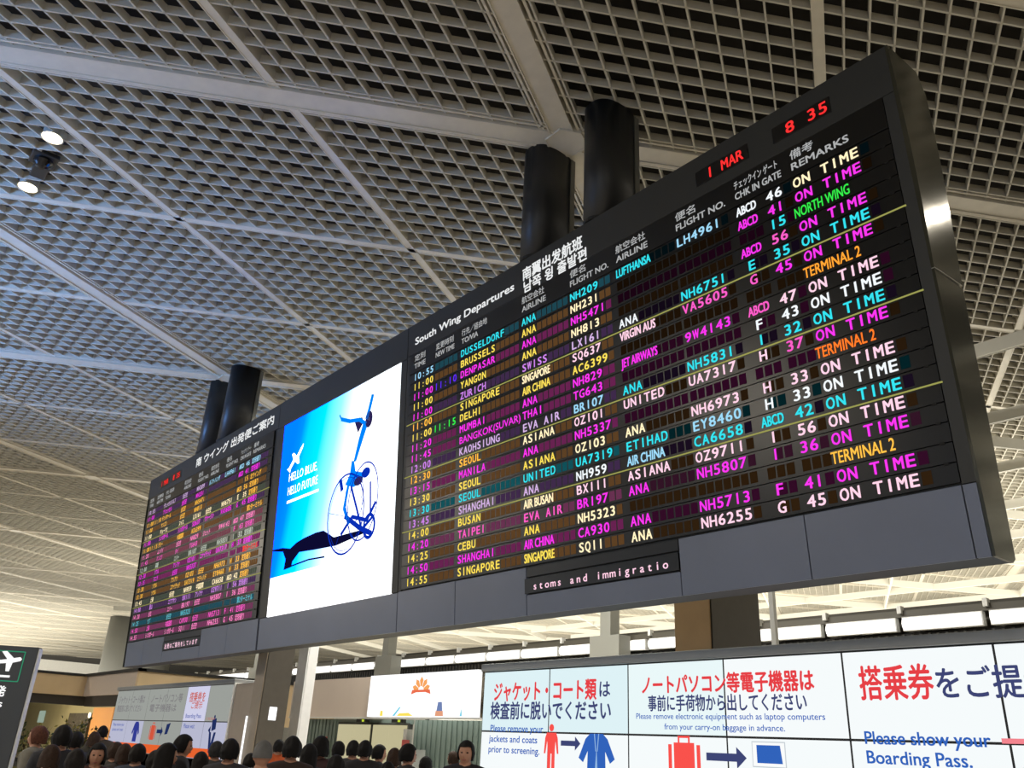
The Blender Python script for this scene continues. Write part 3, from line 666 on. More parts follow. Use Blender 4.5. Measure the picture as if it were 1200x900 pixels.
icon(vf, arrow(4.0, 4.45, 1.05, .16), FD, oz=VZ2, y=-.006); icon(vf, [[(4.65, .88), (4.92, .84), (4.80, 1.1), (4.60, 1.12)]], FD, oz=VZ2, y=-.006)
icon(vf, [[(a+6.2, b-.04) for a, b in p] for p in man[:1]]+[[(7.58, .75), (7.82, .72), (7.85, .95), (7.62, 1.0)], [(7.42, .98), (7.55, .88), (7.56, 1.06)], [(7.50, 1.02), (7.62, 1.02), (7.70, 1.25), (7.78, 1.02), (7.90, 1.02), (7.78, 1.45), (7.62, 1.45)]], FD, oz=VZ2, y=-.006)
icon(vf, [[(0.3, 1.37), (8.3, 1.37), (8.3, 1.58), (0.3, 1.58)]], emit('far_band_orange', (240, 104, 50), .9), oz=VZ2, name='orange_band', y=-.006)
MB().box(0.0, 8.0, -.02, .04, .55, VZ2-2*PH-.01).build('orange_board', mat('orange_paint', (222, 92, 44), .5), vf)
MB().box(6*PW, 6*PW+.07, -.03, .45, .0, VZ2+.02).build('edge_trim', mat('trim_white', (232, 232, 228), .4), vf)

# pier beside the far wall
p = MB().box(-19.22, -18.10, 8.0, 8.5, 0, VZ2).build('wall_pier', mat('pier_taupe', (158, 146, 134), .6, noise=.04, nscale=3)); tag(p, 'taupe wall pier between the far video wall and the dark column', 'pier')

# ------------------------------------------------------------------ columns
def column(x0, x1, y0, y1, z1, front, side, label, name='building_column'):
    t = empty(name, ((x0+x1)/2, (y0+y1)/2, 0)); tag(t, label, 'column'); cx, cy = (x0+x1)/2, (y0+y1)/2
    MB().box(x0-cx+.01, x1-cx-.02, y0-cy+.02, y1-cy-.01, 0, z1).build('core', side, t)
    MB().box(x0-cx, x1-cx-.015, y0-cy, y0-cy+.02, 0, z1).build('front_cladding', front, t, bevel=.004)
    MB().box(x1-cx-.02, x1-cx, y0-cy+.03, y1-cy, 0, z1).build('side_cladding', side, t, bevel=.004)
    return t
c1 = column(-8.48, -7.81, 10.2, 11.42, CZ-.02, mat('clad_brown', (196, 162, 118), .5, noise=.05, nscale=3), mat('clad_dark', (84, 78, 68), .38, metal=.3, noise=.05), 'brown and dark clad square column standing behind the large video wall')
MB().box(-7.95, -7.87, 11.9, 11.98, 0, CZ-.02).build('riser_pipe', mat('trim_white', (232, 232, 228), .4))
tag(bpy.data.objects['riser_pipe'], 'thin white riser pipe right beside the brown clad column', 'pipe')
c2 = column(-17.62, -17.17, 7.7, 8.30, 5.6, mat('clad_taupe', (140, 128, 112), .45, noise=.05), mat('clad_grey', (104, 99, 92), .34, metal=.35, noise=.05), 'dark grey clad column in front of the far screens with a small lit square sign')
MB().box(.222, .24, -.08, .08, 1.99, 2.24).build('lit_sign', emit('column_sign', (255, 255, 255), 1.4), c2)
MB().box(-.27, -.235, -.34, -.31, .9, 2.05).build('edge_highlight', emit('column_highlight', (255, 255, 255), 1.3), c2)  # glowing sliver stands in for a highlight on the column edge
column(-19.42, -18.95, 9.5, 9.76, 5.6, mat('clad_white', (228, 228, 228), .45, noise=.03), mat('clad_white', (228, 228, 228), .45), 'pale grey slim column just right of the dark column with the lit square')
MB_ = mat('pillar_haze_grey', (122, 122, 116), .6)  # distance haze is mixed into this pillar grey
for x, y, lb in ((-74.6, 20.8, 'grey oval far pillar at the left end of the Japanese board'), (-87.0, 27.9, 'grey oval far pillar rising beside the black exit totem')):
    o = oval(1.05, 1.2, 0, CZ-.02).build('oval_pillar', MB_, None, smooth=True); o.location = (x, y, 0); tag(o, lb, 'pillar')

# ------------------------------------------------------------------ gantry with luminous boxes at the back of security
t = empty('light_gantry', (0, 20, 0)); tag(t, 'long dark horizontal gantry with grey rail behind the row of light boxes', 'gantry')
MB().box(-60, 14, .0, .5, 2.98+EYE-.28, 2.98+EYE).build('lower_grille', mat('grille_black', (20, 19, 18), .7), t)
MB().box(-60, 14, .25, .5, 2.98+EYE, 3.62+EYE).build('back_board', mat('gantry_dark', (74, 70, 62), .7), t)
MB().box(-60, 14, .05, .5, 3.36+EYE, 3.52+EYE).build('rail', mat('gantry_rail', (90, 86, 76), .5), t)
rb = MB(); cp = MB()
for i in range(370): rb.box(-60+.2*i, -60+.2*i+.06, -.03, .0, 2.98+EYE-.26, 2.98+EYE-.02)
tag(rb.build('grille_ribs', mat('rib_grey', (52, 50, 46), .5), t), kind='stuff')
clip = MB().box(-.05, .05, -.04, .12, 3.44+EYE, 3.62+EYE).mesh('rail_clip', mat('trim_white', (232, 232, 228), .4))
for i in range(36): inst('rail_clip', clip, t, (-56.6+1.95*i, 0, 0))
for i in range(36): 
    if i % 2 == 0: inst('post', MB().box(-.06, .06, .1, .22, 0, 2.7+EYE).mesh('post', mat('rib_grey', (52, 50, 46), .5)) if i == 0 else POST, t, (-56.6+1.95*i, 0, 0)) if i else None
    if i == 0: POST = MB().box(-.06, .06, .1, .22, 0, 2.7+EYE).mesh('post', mat('rib_grey', (52, 50, 46), .5))
fr = MB().box(-.90, .90, 0, .16, 0, .31).mesh('tray', mat('tray_white', (230, 230, 226), .4)); df = MB()
df.prism([(0, .02), (-.07, .06), (-.10, .15), (-.07, .24), (0, .29)], lambda p: (-.87, p[0], p[1]), lambda p: (.87, p[0], p[1]))
dfm = df.mesh('diffuser', emit('diffuser_white', (255, 253, 248), 1.7))
for i in range(34):
    x = -7.82-1.95*26+.975+1.95*i
    if x > 14: break
    l = empty('light_box', (x, 20.02-.18, 3.02+EYE)); tag(l, 'white luminous box in the long row above the security screens', 'lamp', 'luminous boxes in the gantry row')
    inst('tray', fr, l); inst('diffuser', dfm, l)
for x, lb in ((-18.7, 'grey gantry pier with slim mast above the middle of the first video wall screens'), (-31.4, 'grey gantry pier with slim mast above the white lit emblem sign'), (-44.1, 'grey gantry pier farthest left behind the dark column')):
    t = empty('gantry_pier', (x, 19.4, 0)); tag(t, lb, 'pier')
    MB().box(-.62, .62, -.25, .25, 0, 3.42+EYE).build('block', mat('pier_grey', (150, 150, 142), .6), t)
    MB().box(-.22, .22, -.2, .2, 3.42+EYE, CZ-.05).build('mast', mat('pier_grey', (150, 150, 142), .6), t)
# roof of the security hall behind the gantry, with the added ceiling fill above it
tag(MB().box(-70, 14, 20.6, 60, 4.15, 4.3).build('trim_2', mat('hall_roof', (190, 186, 174), .8)), kind='structure')

# ------------------------------------------------------------------ entrance between the two video walls
t = empty('entrance_front', (-19.9, 12.0, 0)); tag(t, 'grey green ribbed entrance front with beige fascia and pale doors behind the crowd', 'entrance')
MB().box(-4.7, -.02, 0, .3, .66+EYE, 1.64+EYE).build('fascia', mat('fascia_beige', (196, 180, 166), .6, noise=.03, nscale=1), t)
MB().box(-4.7, 4.6, -.02, .02, .62+EYE, .66+EYE).build('fascia_edge', mat('edge_grey', (200, 198, 190), .5), t)
rw = MB(); x = -4.7
while x < 4.6:
    if not (-2.3 < x < 1.32): rw.box(x, x+.12, .30, .36, 0, .62+EYE); rw.box(x+.12, x+.2, .33, .40, 0, .62+EYE)
    x += .2
rw.box(-2.3, 1.32, .32, .4, .52+EYE, .62+EYE)
rw.build('ribbed_wall', mat('ribbed_green', (120, 136, 128), .45), t)
for a, b in ((-2.15, -.50), (-.34, 1.22)):
    MB().box(a-.06, b+.06, .28, .40, 0, .54+EYE).build('door_frame', mat('frame_dark', (60, 62, 58), .5), t)
    m_ = (a+b)/2
    for q0, q1 in ((a, m_-.012), (m_+.012, b)): MB().box(q0, q1, .25, .30, .02, .49+EYE).build('door_leaf', screen('door_glow', (232, 222, 176), .62), t)  # leaves made to glow for the light in the doorway
    e = MB().box(b-.5, b-.02, .12, .24, .54+EYE, .62+EYE).build('exit_box', mat('exit_black', (18, 20, 16), .5), t)
    MB().box(b-.2, b-.1, .11, .121, .555+EYE, .61+EYE).build('green_lamp', emit('exit_green', (190, 210, 60), 1.0), e)
MB().box(1.34, 1.50, .1, .25, .9, .40+EYE).build('notice_post', mat('edge_grey', (200, 198, 190), .5), t)
MB().box(1.34, 1.64, .08, .1, 1.45, 1.78).build('red_notice', mat('notice_red', (200, 90, 84), .5), t)
MB().box(-2.62, -2.42, .08, .1, 1.45, 1.78).build('red_notice', mat('notice_red', (200, 90, 84), .5), t)
MB().box(1.80, 2.35, .08, .1, 1.15, 1.58).build('grey_notice', mat('notice_grey', (180, 186, 184), .5), t)
t = empty('lit_fascia_sign', (-19.92, 11.84, .66+EYE)); tag(t, 'wide white lit fascia sign with orange fan emblem above the pale doors', 'sign')
MB().box(0, 4.52, 0, .12, 0, .98).build('lightbox', emit('fascia_white', (255, 255, 254), 1.15), t)
def sicon(pts, m, name='emblem', y=-.004):
    mb = MB()
    for p_ in pts: mb.poly([(a, y, b) for a, b in p_])
    mb.build(name, m, t)
fan = []
for k in range(5):
    a0, a1 = PI*(k+.08)/5, PI*(k+.92)/5; am_ = (a0+a1)/2; cx, cz = 2.35, .58
    fan.append([(cx+.12*math.cos(a0), cz+.10*math.sin(a0)), (cx+.30*math.cos(a0), cz+.24*math.sin(a0)), (cx+.38*math.cos(am_), cz+.32*math.sin(am_)), (cx+.30*math.cos(a1), cz+.24*math.sin(a1)), (cx+.12*math.cos(a1), cz+.10*math.sin(a1))][::-1])
sicon(fan, emit('emblem_orange', (248, 166, 96), 1.0)); sicon([[(1.94, .50), (2.16, .545), (2.54, .545), (2.76, .50), (2.72, .60), (2.52, .60), (2.18, .60), (1.98, .60)]], emit('emblem_red', (236, 112, 78), 1.0), y=-.006)
sicon([[(.62, .02), (.76, .02), (.74, .14), (.64, .14)], [(1.4, .02), (2.1, .02), (1.9, .09), (1.5, .08)]], emit('sign_sun_yellow', (250, 226, 96), 1.0), 'skyline_print')
sicon([[(1.2, .02), (1.3, .02), (1.55, .22), (1.48, .22)], [(3.95, .02), (4.03, .02), (4.0, .18)]], emit('sign_aqua', (120, 208, 232), 1.0), 'skyline_print')
sicon([[(3.05, .13), (3.28, .13), (3.24, .32), (3.09, .32)]], emit('sign_slate', (120, 140, 190), .9), 'skyline_print'); sicon([[(3.0, .02), (3.32, .02), (3.30, .13), (3.02, .13)]], emit('sign_salmon', (232, 164, 130), .95), 'skyline_print')

# ------------------------------------------------------------------ shop block at the far left: angled fascia over a dark recess
FZ0, FZ1 = 1.28+EYE, 2.04+EYE
t = empty('shop_block', (-33.04, 10.0, 0)); tag(t, 'low beige shop block with black roof edge behind the crowd at far left', 'shop')
FB_ = mat('fascia_sand', (206, 180, 140), .6, noise=.05, nscale=1.5); FP = mat('fascia_pinkgrey', (190, 176, 164), .6, noise=.03)
MB().box(-.01, .2, .0, 8, FZ0-.8, FZ1).build('fascia', FB_, t); MB().box(-6.45, -.01, 0, .2, FZ0, FZ1).build('fascia', FP, t)
MB().box(-6.65, -6.45, -5.2, .2, FZ0, FZ1).build('fascia', FB_, t)
re = MB(); re.box(-.08, .32, -.1, 8, FZ1, FZ1+.10); re.box(-6.45, .32, -.12, .2, FZ1+.001, FZ1+.10); re.box(-6.72, -6.38, -5.3, .2, FZ1, FZ1+.10); re.build('roof_edge', mat('roof_edge_black', (22, 20, 18), .6), t)
MB().box(-96, -6.65, -5.2, 8, FZ1-.1, FZ1+.05).build('roof', mat('hall_roof', (190, 186, 174), .8), t); MB().box(-6.6, 0, .2, 8, FZ1-.1, FZ1+.05).build('roof', mat('hall_roof', (190, 186, 174), .8), t)  # roof run extended far left to lie under the added ceiling fill
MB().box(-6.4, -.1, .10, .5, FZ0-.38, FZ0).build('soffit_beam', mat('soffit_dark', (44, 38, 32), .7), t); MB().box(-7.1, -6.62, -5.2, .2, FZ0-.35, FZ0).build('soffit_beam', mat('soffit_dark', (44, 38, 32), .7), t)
MB().box(-37, -.1, 4.0, 4.2, 0, FZ1-.1).build('back_wall', mat('shop_wall_olive', (196, 184, 136), .7, noise=.04, nscale=.7), t)
MB().box(-37.2, -37, -5.2, 4.2, 0, FZ1-.1).build('back_wall', mat('shop_wall_olive', (196, 184, 136), .7), t)
MB().box(-18.0, -14.4, 3.6, 3.98, 0, 2.75).build('orange_counter', mat('shop_orange', (214, 150, 76), .6), t)
MB().box(-22.2, -18.1, 3.5, 3.98, 0, FZ0-.42).build('dark_shelving', mat('shelf_dark', (70, 62, 44), .7, noise=.4, nscale=5), t)
MB().box(-31.4, -30.0, 3.93, 3.99, 1.95, FZ0-.25).build('wall_poster', screen('poster_mint', (190, 214, 196), .5), t)
area('shop_lamp', (-40, 12.0, FZ1-.15), 8, 1.5, 400, WARM, (0, .3, -1)); area('shop_lamp', (-52, 10.0, FZ1-.15), 10, 4, 1100, WARM, (0, .3, -1))
o = MB().prism([(.13*math.cos(2*PI*i/20), .13*math.sin(2*PI*i/20)) for i in range(20)], lambda q: (q[0], 0, q[1]), lambda q: (q[0], .08, q[1])).build('globe_lamp', emit('globe_warm', (255, 246, 214), 2.2))
d_ = px_ray(104, 838); d_ = d_*(13.2/d_.y); o.location = (d_.x, 13.2, d_.z+EYE); tag(o, 'small round warm lamp glowing inside the shop block above the shrubs', 'lamp')

# ------------------------------------------------------------------ black totem sign at the left edge
az = R(58)
t = empty('totem_sign', (-14.73, 2.95, 0), rz=az-PI+PI); tag(t, 'tall black totem sign with white aircraft symbol in a green frame at left edge', 'sign')
TH = 1.115+EYE
MB().box(-1.6, 0, 0, .14, 0, TH).build('cabinet', mat('totem_black', (64, 66, 68), .4), t, bevel=.01)
MB().box(.002, .022, .015, .125, .05, TH-.02).build('edge_light', mat('trim_white', (232, 232, 228), .4), t)
WL = emit('totem_white', (250, 250, 248), 1.1); GR = emit('totem_green', (60, 160, 120), .7)
mb = MB(); sz0 = TH-.50
stroke_l = [(-.62, sz0), (-.17, sz0), (-.17, sz0+.42), (-.62, sz0+.42)]
for a, b in zip(stroke_l, stroke_l[1:]+stroke_l[:1]):
    a = Vector(a); b = Vector(b); d_ = (b-a).normalized(); n_ = Vector((-d_.y, d_.x))*.008
    mb.poly([(q.x, -.004, q.y) for q in (a-n_, b-n_, b+n_, a+n_)])
mb.build('green_frame', GR, t)
mb = MB(); pc = (-.40, sz0+.25)
plane = [(-.20, .10), (-.13, .12), (-.10, .04), (.0, .06), (-.10, .17), (-.03, .18), (.09, .08), (.18, .10), (.21, .07), (.19, .04), (.09, .01), (.07, -.12), (.02, -.12), (-.0, .0), (-.15, -.02), (-.20, .05)]
mb.poly([(pc[0]+a, -.006, pc[1]+b*.95) for a, b in plane]); mb.box(-.60, -.30, -.007, -.003, sz0+.05, sz0+.08); mb.build('aircraft_symbol', WL, t)
mb = MB(); put_text(mb, '国際線出発', -1.28, TH-.70, .11, width=.98, y=-.006, bold=.03); put_text(mb, 'Departures', -1.28, TH-.86, .10, width=.98, y=-.006, bold=.02); mb.build('lettering', WL, t)
mb = MB(); mb.poly([(x, -.006, z) for x, z in ((-.75, TH-1.18), (-.52, TH-1.30), (-.45, TH-1.17), (-.55, TH-1.03), (-.75, TH-1.0))]); mb.poly([(x, -.006, z) for x, z in ((-.75, TH-1.52), (-.52, TH-1.50), (-.48, TH-1.42), (-.62, TH-1.34), (-.75, TH-1.34))]); mb.build('arrow_symbol', WL, t)

# ------------------------------------------------------------------ planter with shrubs
def ground_at(px, dist):
    d = px_ray(px, 860); k = dist/math.hypot(d.x, d.y); return Vector((d.x*k, d.y*k, 0))
pa, pb = ground_at(-30, 19.0), ground_at(122, 21.0); pd = pb-pa
t = empty('planter_counter', pa, rz=math.atan2(pd.y, pd.x)); tag(t, 'dark planter trough with yellow green trim strip in front of the shop block', 'planter'); pl_ = pd.length
tr_m = mat('trough_grey', (96, 94, 86), .6)
MB().box(0, pl_, -.32, -.28, 0, 1.04).build('trough', tr_m, t); MB().box(0, pl_, .28, .32, 0, 1.0).build('trough', tr_m, t); MB().box(0, pl_, -.28, .28, .1, .96).build('soil', mat('soil', (60, 46, 32), .9), t)
MB().box(-.05, pl_+.05, -.37, -.27, 1.04, 1.11).build('rim', mat('rim_dark', (44, 44, 40), .5), t); MB().box(0, pl_, -.35, -.32, .82, .96).build('trim_strip', mat('strip_olive', (124, 118, 50), .5), t)
LEAF = [mat('leaf_dark', (46, 62, 28), .6), mat('leaf_olive', (94, 96, 38), .6), mat('leaf_yellow', (140, 130, 56), .6)]
def shrub(x, y, z, h, n, seed, label):
    rnd = random.Random(seed); t = empty('shrub', (x, y, z)); tag(t, label, 'shrub', None)
    st = MB(); groups = [MB(), MB(), MB()]
    for i in range(7):
        a = rnd.uniform(0, 2*PI); tip = Vector((.20*math.cos(a), .20*math.sin(a), h*rnd.uniform(.7, 1.0))); st.ring([(0, 0, 0), tuple(tip*.5+Vector((0, 0, .05))), tuple(tip)], [.012, .009, .004], 5)
        for k in range(n):
            f = rnd.uniform(.3, 1.05); p = tip*f + Vector((rnd.gauss(0, .09), rnd.gauss(0, .09), rnd.gauss(0, .05)))
            d = Vector((rnd.gauss(0, 1), rnd.gauss(0, 1), rnd.gauss(.4, .7))).normalized(); w = d.cross(Vector((rnd.random(), rnd.random(), .3))).normalized(); l = rnd.uniform(.07, .13)
            groups[rnd.choice((0, 0, 1, 2))].poly([tuple(p), tuple(p+d*l*.5+w*l*.22), tuple(p+d*l), tuple(p+d*l*.5-w*l*.22)])
    st.build('stem', mat('stem_brown', (70, 54, 34), .8), t)
    for g, m in zip(groups, LEAF): tag(g.build('foliage', m, t), kind='stuff')
for i, (px, dd, h, lb) in enumerate(((14, 20, .62, 'dark leafy shrub in the planter trough beside the black totem sign'), (36, 20, .74, 'tall olive shrub in the trough, second from the black totem sign'),
        (58, 21, .60, 'yellow green shrub in the trough behind the brown haired head'), (80, 21.5, .66, 'olive shrub in the trough below the pale shop wall'),
        (98, 22, .74, 'taller loose shrub in the trough under the round shop lamp'), (116, 22.5, .6, 'rightmost dark shrub in the trough beside the orange shop counter'))):
    q = pa+pd*((i+.55)/6.2); shrub(q.x, q.y, .96, h*1.15, 24, 40+i, lb)

# ------------------------------------------------------------------ people
def skin_chain(verts, edges, radii, root=0, sub=1):
    me = bpy.data.meshes.new('s'); me.from_pydata(verts, edges, [])
    bm = bmesh.new(); bm.from_mesh(me); bm.verts.layers.skin.verify(); bm.to_mesh(me); bm.free()
    o = bpy.data.objects.new('s', me); TMP.collection.objects.link(o)
    m = o.modifiers.new('k', 'SKIN'); m.use_smooth_shade = True
    sv = me.skin_vertices[0].data
    for i, r in enumerate(radii):
        sv[i].radius = (r if isinstance(r, tuple) else (r, r)); sv[i].use_root = (i == root)
    s_ = o.modifiers.new('u', 'SUBSURF'); s_.levels = sub; s_.render_levels = sub
    dg = tmp_depsgraph(); em_ = o.evaluated_get(dg).to_mesh()
    out = ([tuple(v.co) for v in em_.vertices], [tuple(p.vertices) for p in em_.polygons])
    o.evaluated_get(dg).to_mesh_clear(); bpy.data.objects.remove(o); bpy.data.meshes.remove(me); return out
def remesh(v, f, vox, smooth=2):
    me = bpy.data.meshes.new('r'); me.from_pydata(v, [], f); o = bpy.data.objects.new('r', me); TMP.collection.objects.link(o)
    m = o.modifiers.new('r', 'REMESH'); m.mode = 'VOXEL'; m.voxel_size = vox
    if smooth: q = o.modifiers.new('s', 'SMOOTH'); q.iterations = smooth; q.factor = .5
    dg = tmp_depsgraph(); e_ = o.evaluated_get(dg).to_mesh()
    out = ([tuple(x.co) for x in e_.vertices], [tuple(p.vertices) for p in e_.polygons])
    o.evaluated_get(dg).to_mesh_clear(); bpy.data.objects.remove(o); bpy.data.meshes.remove(me); return out
def head_mesh(cz=1.59):
    """head facing -y: skull, jaw, nose, ears, brow and lips"""
    v = []; f = []; nu, nv = 28, 20
    for j in range(nv+1):
        ph = PI*j/nv; z = math.cos(ph)
        for i in range(nu):
            a = 2*PI*i/nu; x = math.sin(ph)*math.cos(a); y = math.sin(ph)*math.sin(a)
            X = .077*x; Y = .096*y; Z = .118*z
            if z < 0: X *= 1-.28*(-z)**1.3; Y = Y*(1-.20*(-z)) - .006*(-z)
            fr_ = max(0, -y)
            if fr_ > .5:
                c = abs(x)
                if c < .22 and -.35 < z < .12: Y -= .020*(1-c/.22)*(1-abs((z+.22)/.30)) if abs((z+.22)/.30) < 1 else 0
                if .12 < c < .5 and .0 < z < .2: Y += .008
                if z < -.42 and z > -.62 and c < .3: Y -= .005
                if z < -.8 and c < .4: Y -= .010
            v.append((X, Y, cz+Z))
    for j in range(nv):
        for i in range(nu):
            k = (i+1) % nu; f.append((j*nu+i, (j+1)*nu+i, (j+1)*nu+k, j*nu+k))
    for sx in (-1, 1):
        b = len(v)
        for j in range(7):
            ph = PI*j/6
            for i in range(8):
                a = 2*PI*i/8; v.append((sx*.077+.010*math.sin(ph)*math.cos(a), .012+.017*math.sin(ph)*math.sin(a), cz-.008+.031*math.cos(ph)))
        for j in range(6):
            for i in range(8):
                k = (i+1) % 8; f.append((b+j*8+i, b+(j+1)*8+i, b+(j+1)*8+k, b+j*8+k))
    return v, f
def person_parts(female=False, arms='down'):
    sw = .185 if not female else .165; hipw = .095
    V = [(0, 0, .95), (0, .01, 1.10), (0, .005, 1.28), (0, .01, 1.42), (0, .005, 1.50), (0, -.008, 1.56)]
    Rr = [(.135, .10), (.125, .09), (.145, .10), (.10, .075), (.052, .05), (.050, .05)]
    E = [(0, 1), (1, 2), (2, 3), (3, 4), (4, 5)]
    def add(p, r, par): V.append(p); Rr.append(r); E.append((par, len(V)-1)); return len(V)-1
    wr = []
    for s in (-1, 1):
        a = add((s*sw, .01, 1.40), .052, 3); 
        if arms == 'down': pts = [((s*(sw+.055), .02, 1.12), .040), ((s*(sw+.06), -.05, .90), .027)]
        elif arms == 'bent': pts = [((s*(sw+.06), .03, 1.13), .040), ((s*(sw-.02), -.20, 1.12), .027)]
        else: pts = [((s*(sw+.05), .0, 1.13), .040), ((s*(sw-.01), -.17, 1.26), .027)]
        for p, r in pts: a = add(p, r, a)
        w = Vector(pts[-1][0]); el = Vector(pts[0][0]); d = (w-el).normalized(); side = Vector((0, -1, 0)) if arms == 'down' else Vector((-s, 0, 0))
        n_ = d.cross(side).normalized(); side = n_.cross(d).normalized()*(1 if True else 1)
        palm = add(tuple(w+d*.05), (.030), a); wr.append((w, d, side, n_, s))
        l = add((s*hipw, 0, .90), .088, 0); l = add((s*(hipw+.005), -.01, .50), .058, l); l = add((s*(hipw+.01), .02, .09), .038, l); add((s*(hipw+.015), -.13, .035), .034, l)
    body_v, body_f = skin_chain(V, E, Rr, 0, 1)
    for w, d, side, n_, s in wr:                       # fingers: four of unequal length and a thumb from the side of the palm
        for k, ln in enumerate((.068, .078, .072, .056)):
            o_ = w+d*.075+side*(.030-.020*k)
            a, b, c = o_, o_+d*ln*.5+n_*.006*s, o_+d*ln*.9+n_*.022*s
            fv, ff = skin_chain([tuple(w+d*.04+side*(.02-.013*k)), tuple(a), tuple(b), tuple(c)], [(0, 1), (1, 2), (2, 3)], [.010, .0095, .0088, .0072], 0, 1)
            i = len(body_v); body_v += fv; body_f += [tuple(i+q for q in g) for g in ff]
        fv, ff = skin_chain([tuple(w+d*.02+side*.012), tuple(w+d*.045+side*.040), tuple(w+d*.075+side*.052+n_*.012*s), tuple(w+d*.095+side*.052+n_*.02*s)], [(0, 1), (1, 2), (2, 3)], [.013, .012, .010, .008], 0, 1)
        i = len(body_v); body_v += fv; body_f += [tuple(i+q for q in g) for g in ff]
    hv, hf = head_mesh(); i = len(body_v); body_v += hv; body_f += [tuple(i+q for q in g) for g in hf]
    bv, bf = remesh(body_v, body_f, .0085)
    # jacket and trousers follow the same skeleton a little fatter
    jv = V[:4]; jr = [(.175, .13), (.165, .125), (.185, .135), (.140, .110)]; je = E[:3]
    JV, JRr, JE = list(jv), list(jr), list(je)
    def addj(p, r, par): JV.append(p); JRr.append(r); JE.append((par, len(JV)-1)); return len(JV)-1
    addj((0, .0, .80), (.165, .12), 0); addj((0, .014, 1.51), .078, 3)
    for w, d, side, n_, s in wr:
        a = addj((s*sw, .01, 1.40), .080, 3); el = (w-d*.0); 
        elb = {'down': (s*(sw+.055), .02, 1.12), 'bent': (s*(sw+.06), .03, 1.13)}.get(arms, (s*(sw+.05), 0, 1.13))
        a = addj(elb, .056, a); addj(tuple(w), .042, a)
    jk = remesh(*skin_chain(JV, JE, JRr, 0, 2), .012, 3)
    TV = [(0, 0, .92)]; TR = [(.14, .11)]; TE = []
    for s in (-1, 1):
        for p, r in (((s*hipw, 0, .84), .105), ((s*(hipw+.005), -.01, .50), .078), ((s*(hipw+.01), .02, .10), .062)):
            TV.append(p); TR.append(r); TE.append((0 if p[2] > .8 else len(TV)-2, len(TV)-1))
    tr_ = skin_chain(TV, TE, TR, 0, 1)
    sh = MB()
    for s in (-1, 1): 
        x = s*(hipw+.012); sh.prism([(x-.045, .07), (x-.05, -.10), (x-.035, -.19), (x+.035, -.19), (x+.05, -.10), (x+.045, .07)], lambda q: (q[0], q[1], .0), lambda q: (q[0]*.98, q[1]*.9, .085))
    return bv, bf, jk, tr_, (sh.v, sh.f)
def hair_mesh(style, cz=1.59):
    """hair shell: hugs the skull, cut back from the face and ending at nape, jaw or shoulder, with uneven locks"""
    v = []; f = []; nu, nv = 44, 26
    zb = {'short': -.066, 'bob': -.085, 'long': -.30}[style]; zf = .062
    for j in range(nv+1):
        for i in range(nu):
            a = 2*PI*i/nu; ca, sa = math.cos(a), math.sin(a)      # sa<0 is the face
            bot = zb if sa > -.35 else zb+(zf-zb)*min(1, (-.35-sa)/.3)
            u = j/nv; z = .132*math.cos(u*PI*.5*1.02) if bot > 0 else .132-(.132-bot)*u**1.25
            z = .132-(.132-bot)*(u**1.25)
            q = max(-1, min(1, z/.132)); r = math.sqrt(max(0, 1-q*q)) if z > 0 else 1-(.16 if style == 'short' else -.05 if style == 'bob' else .02)*min(1, -z/.08)
            if style == 'long' and z < -.1: r = 1.02+.10*min(1, (-z-.1)/.2)
            n = noise.noise(Vector((ca*3.1, sa*3.1, z*16)))*.09 + noise.noise(Vector((ca*9, sa*9, z*9+4)))*.05
            k = r*(1+n*(.35+.65*min(1, u*3)))
            v.append((.094*ca*k, .112*sa*k+.010, cz+z+noise.noise(Vector((ca*4, sa*4, 7)))*.018*(u > .9)+.004*n))
    for j in range(nv):
        for i in range(nu):
            k = (i+1) % nu; f.append((j*nu+i, (j+1)*nu+i, (j+1)*nu+k, j*nu+k))
    b = nv*nu; m = len(v)
    for i in range(nu): p = v[b+i]; v.append((p[0]*.80, p[1]*.80, p[2]+.012))
    for i in range(nu): k = (i+1) % nu; f.append((b+i, m+i, m+k, b+k))
    return v, f
def mk(name, v, f, smooth=True):
    me = bpy.data.meshes.new(name); me.from_pydata(v, [], f); me.update()
    if smooth: me.shade_smooth()
    me.materials.append(None); return me
TPL = {}
for key, fem, arms in (('man', False, 'down'), ('man_bent', False, 'bent'), ('woman', True, 'down'), ('woman_bent', True, 'raised')):
    bv, bf, jk, tr_, sh = person_parts(fem, arms)
    TPL[key] = dict(body=mk('body', bv, bf), jacket=mk('jacket', *jk), trousers=mk('trousers', *tr_), shoes=mk('shoes', *sh, smooth=False))
HAIR = {k: mk('hair', *hair_mesh(k)) for k in ('short', 'long', 'bob')}
def ball(c, r, n=8):
    v = []; f = []
    for j in range(n+1):
        for i in range(n): v.append((c[0]+r[0]*math.sin(PI*j/n)*math.cos(2*PI*i/n), c[1]+r[1]*math.sin(PI*j/n)*math.sin(2*PI*i/n), c[2]+r[2]*math.cos(PI*j/n)))
    for j in range(n):
        for i in range(n): f.append((j*n+i, (j+1)*n+i, (j+1)*n+(i+1) % n, j*n+(i+1) % n))
    return v, f
mbE = MB()
for sx in (-1, 1): mbE.add(*ball((sx*.030, -.083, 1.597), (.013, .008, .007)))
EYES = mk('eyes', mbE.v, mbE.f); mbL = MB(); mbL.add(*ball((0, -.086, 1.528), (.022, .007, .006))); LIPS = mk('lips', mbL.v, mbL.f)
cv, cf = [], []
for j in range(9):
    ph = PI*.56*j/8
    for i in range(28):
        a = 2*PI*i/28; rib = 1+.015*(i % 2); cv.append((.092*math.sin(ph)*math.cos(a)*rib, .112*math.sin(ph)*math.sin(a)*rib+.004, 1.602+.135*math.cos(ph)))
for j in range(8):
    for i in range(28): cf.append((j*28+i, (j+1)*28+i, (j+1)*28+(i+1) % 28, j*28+(i+1) % 28))
BEANIE = mk('beanie', cv, cf)
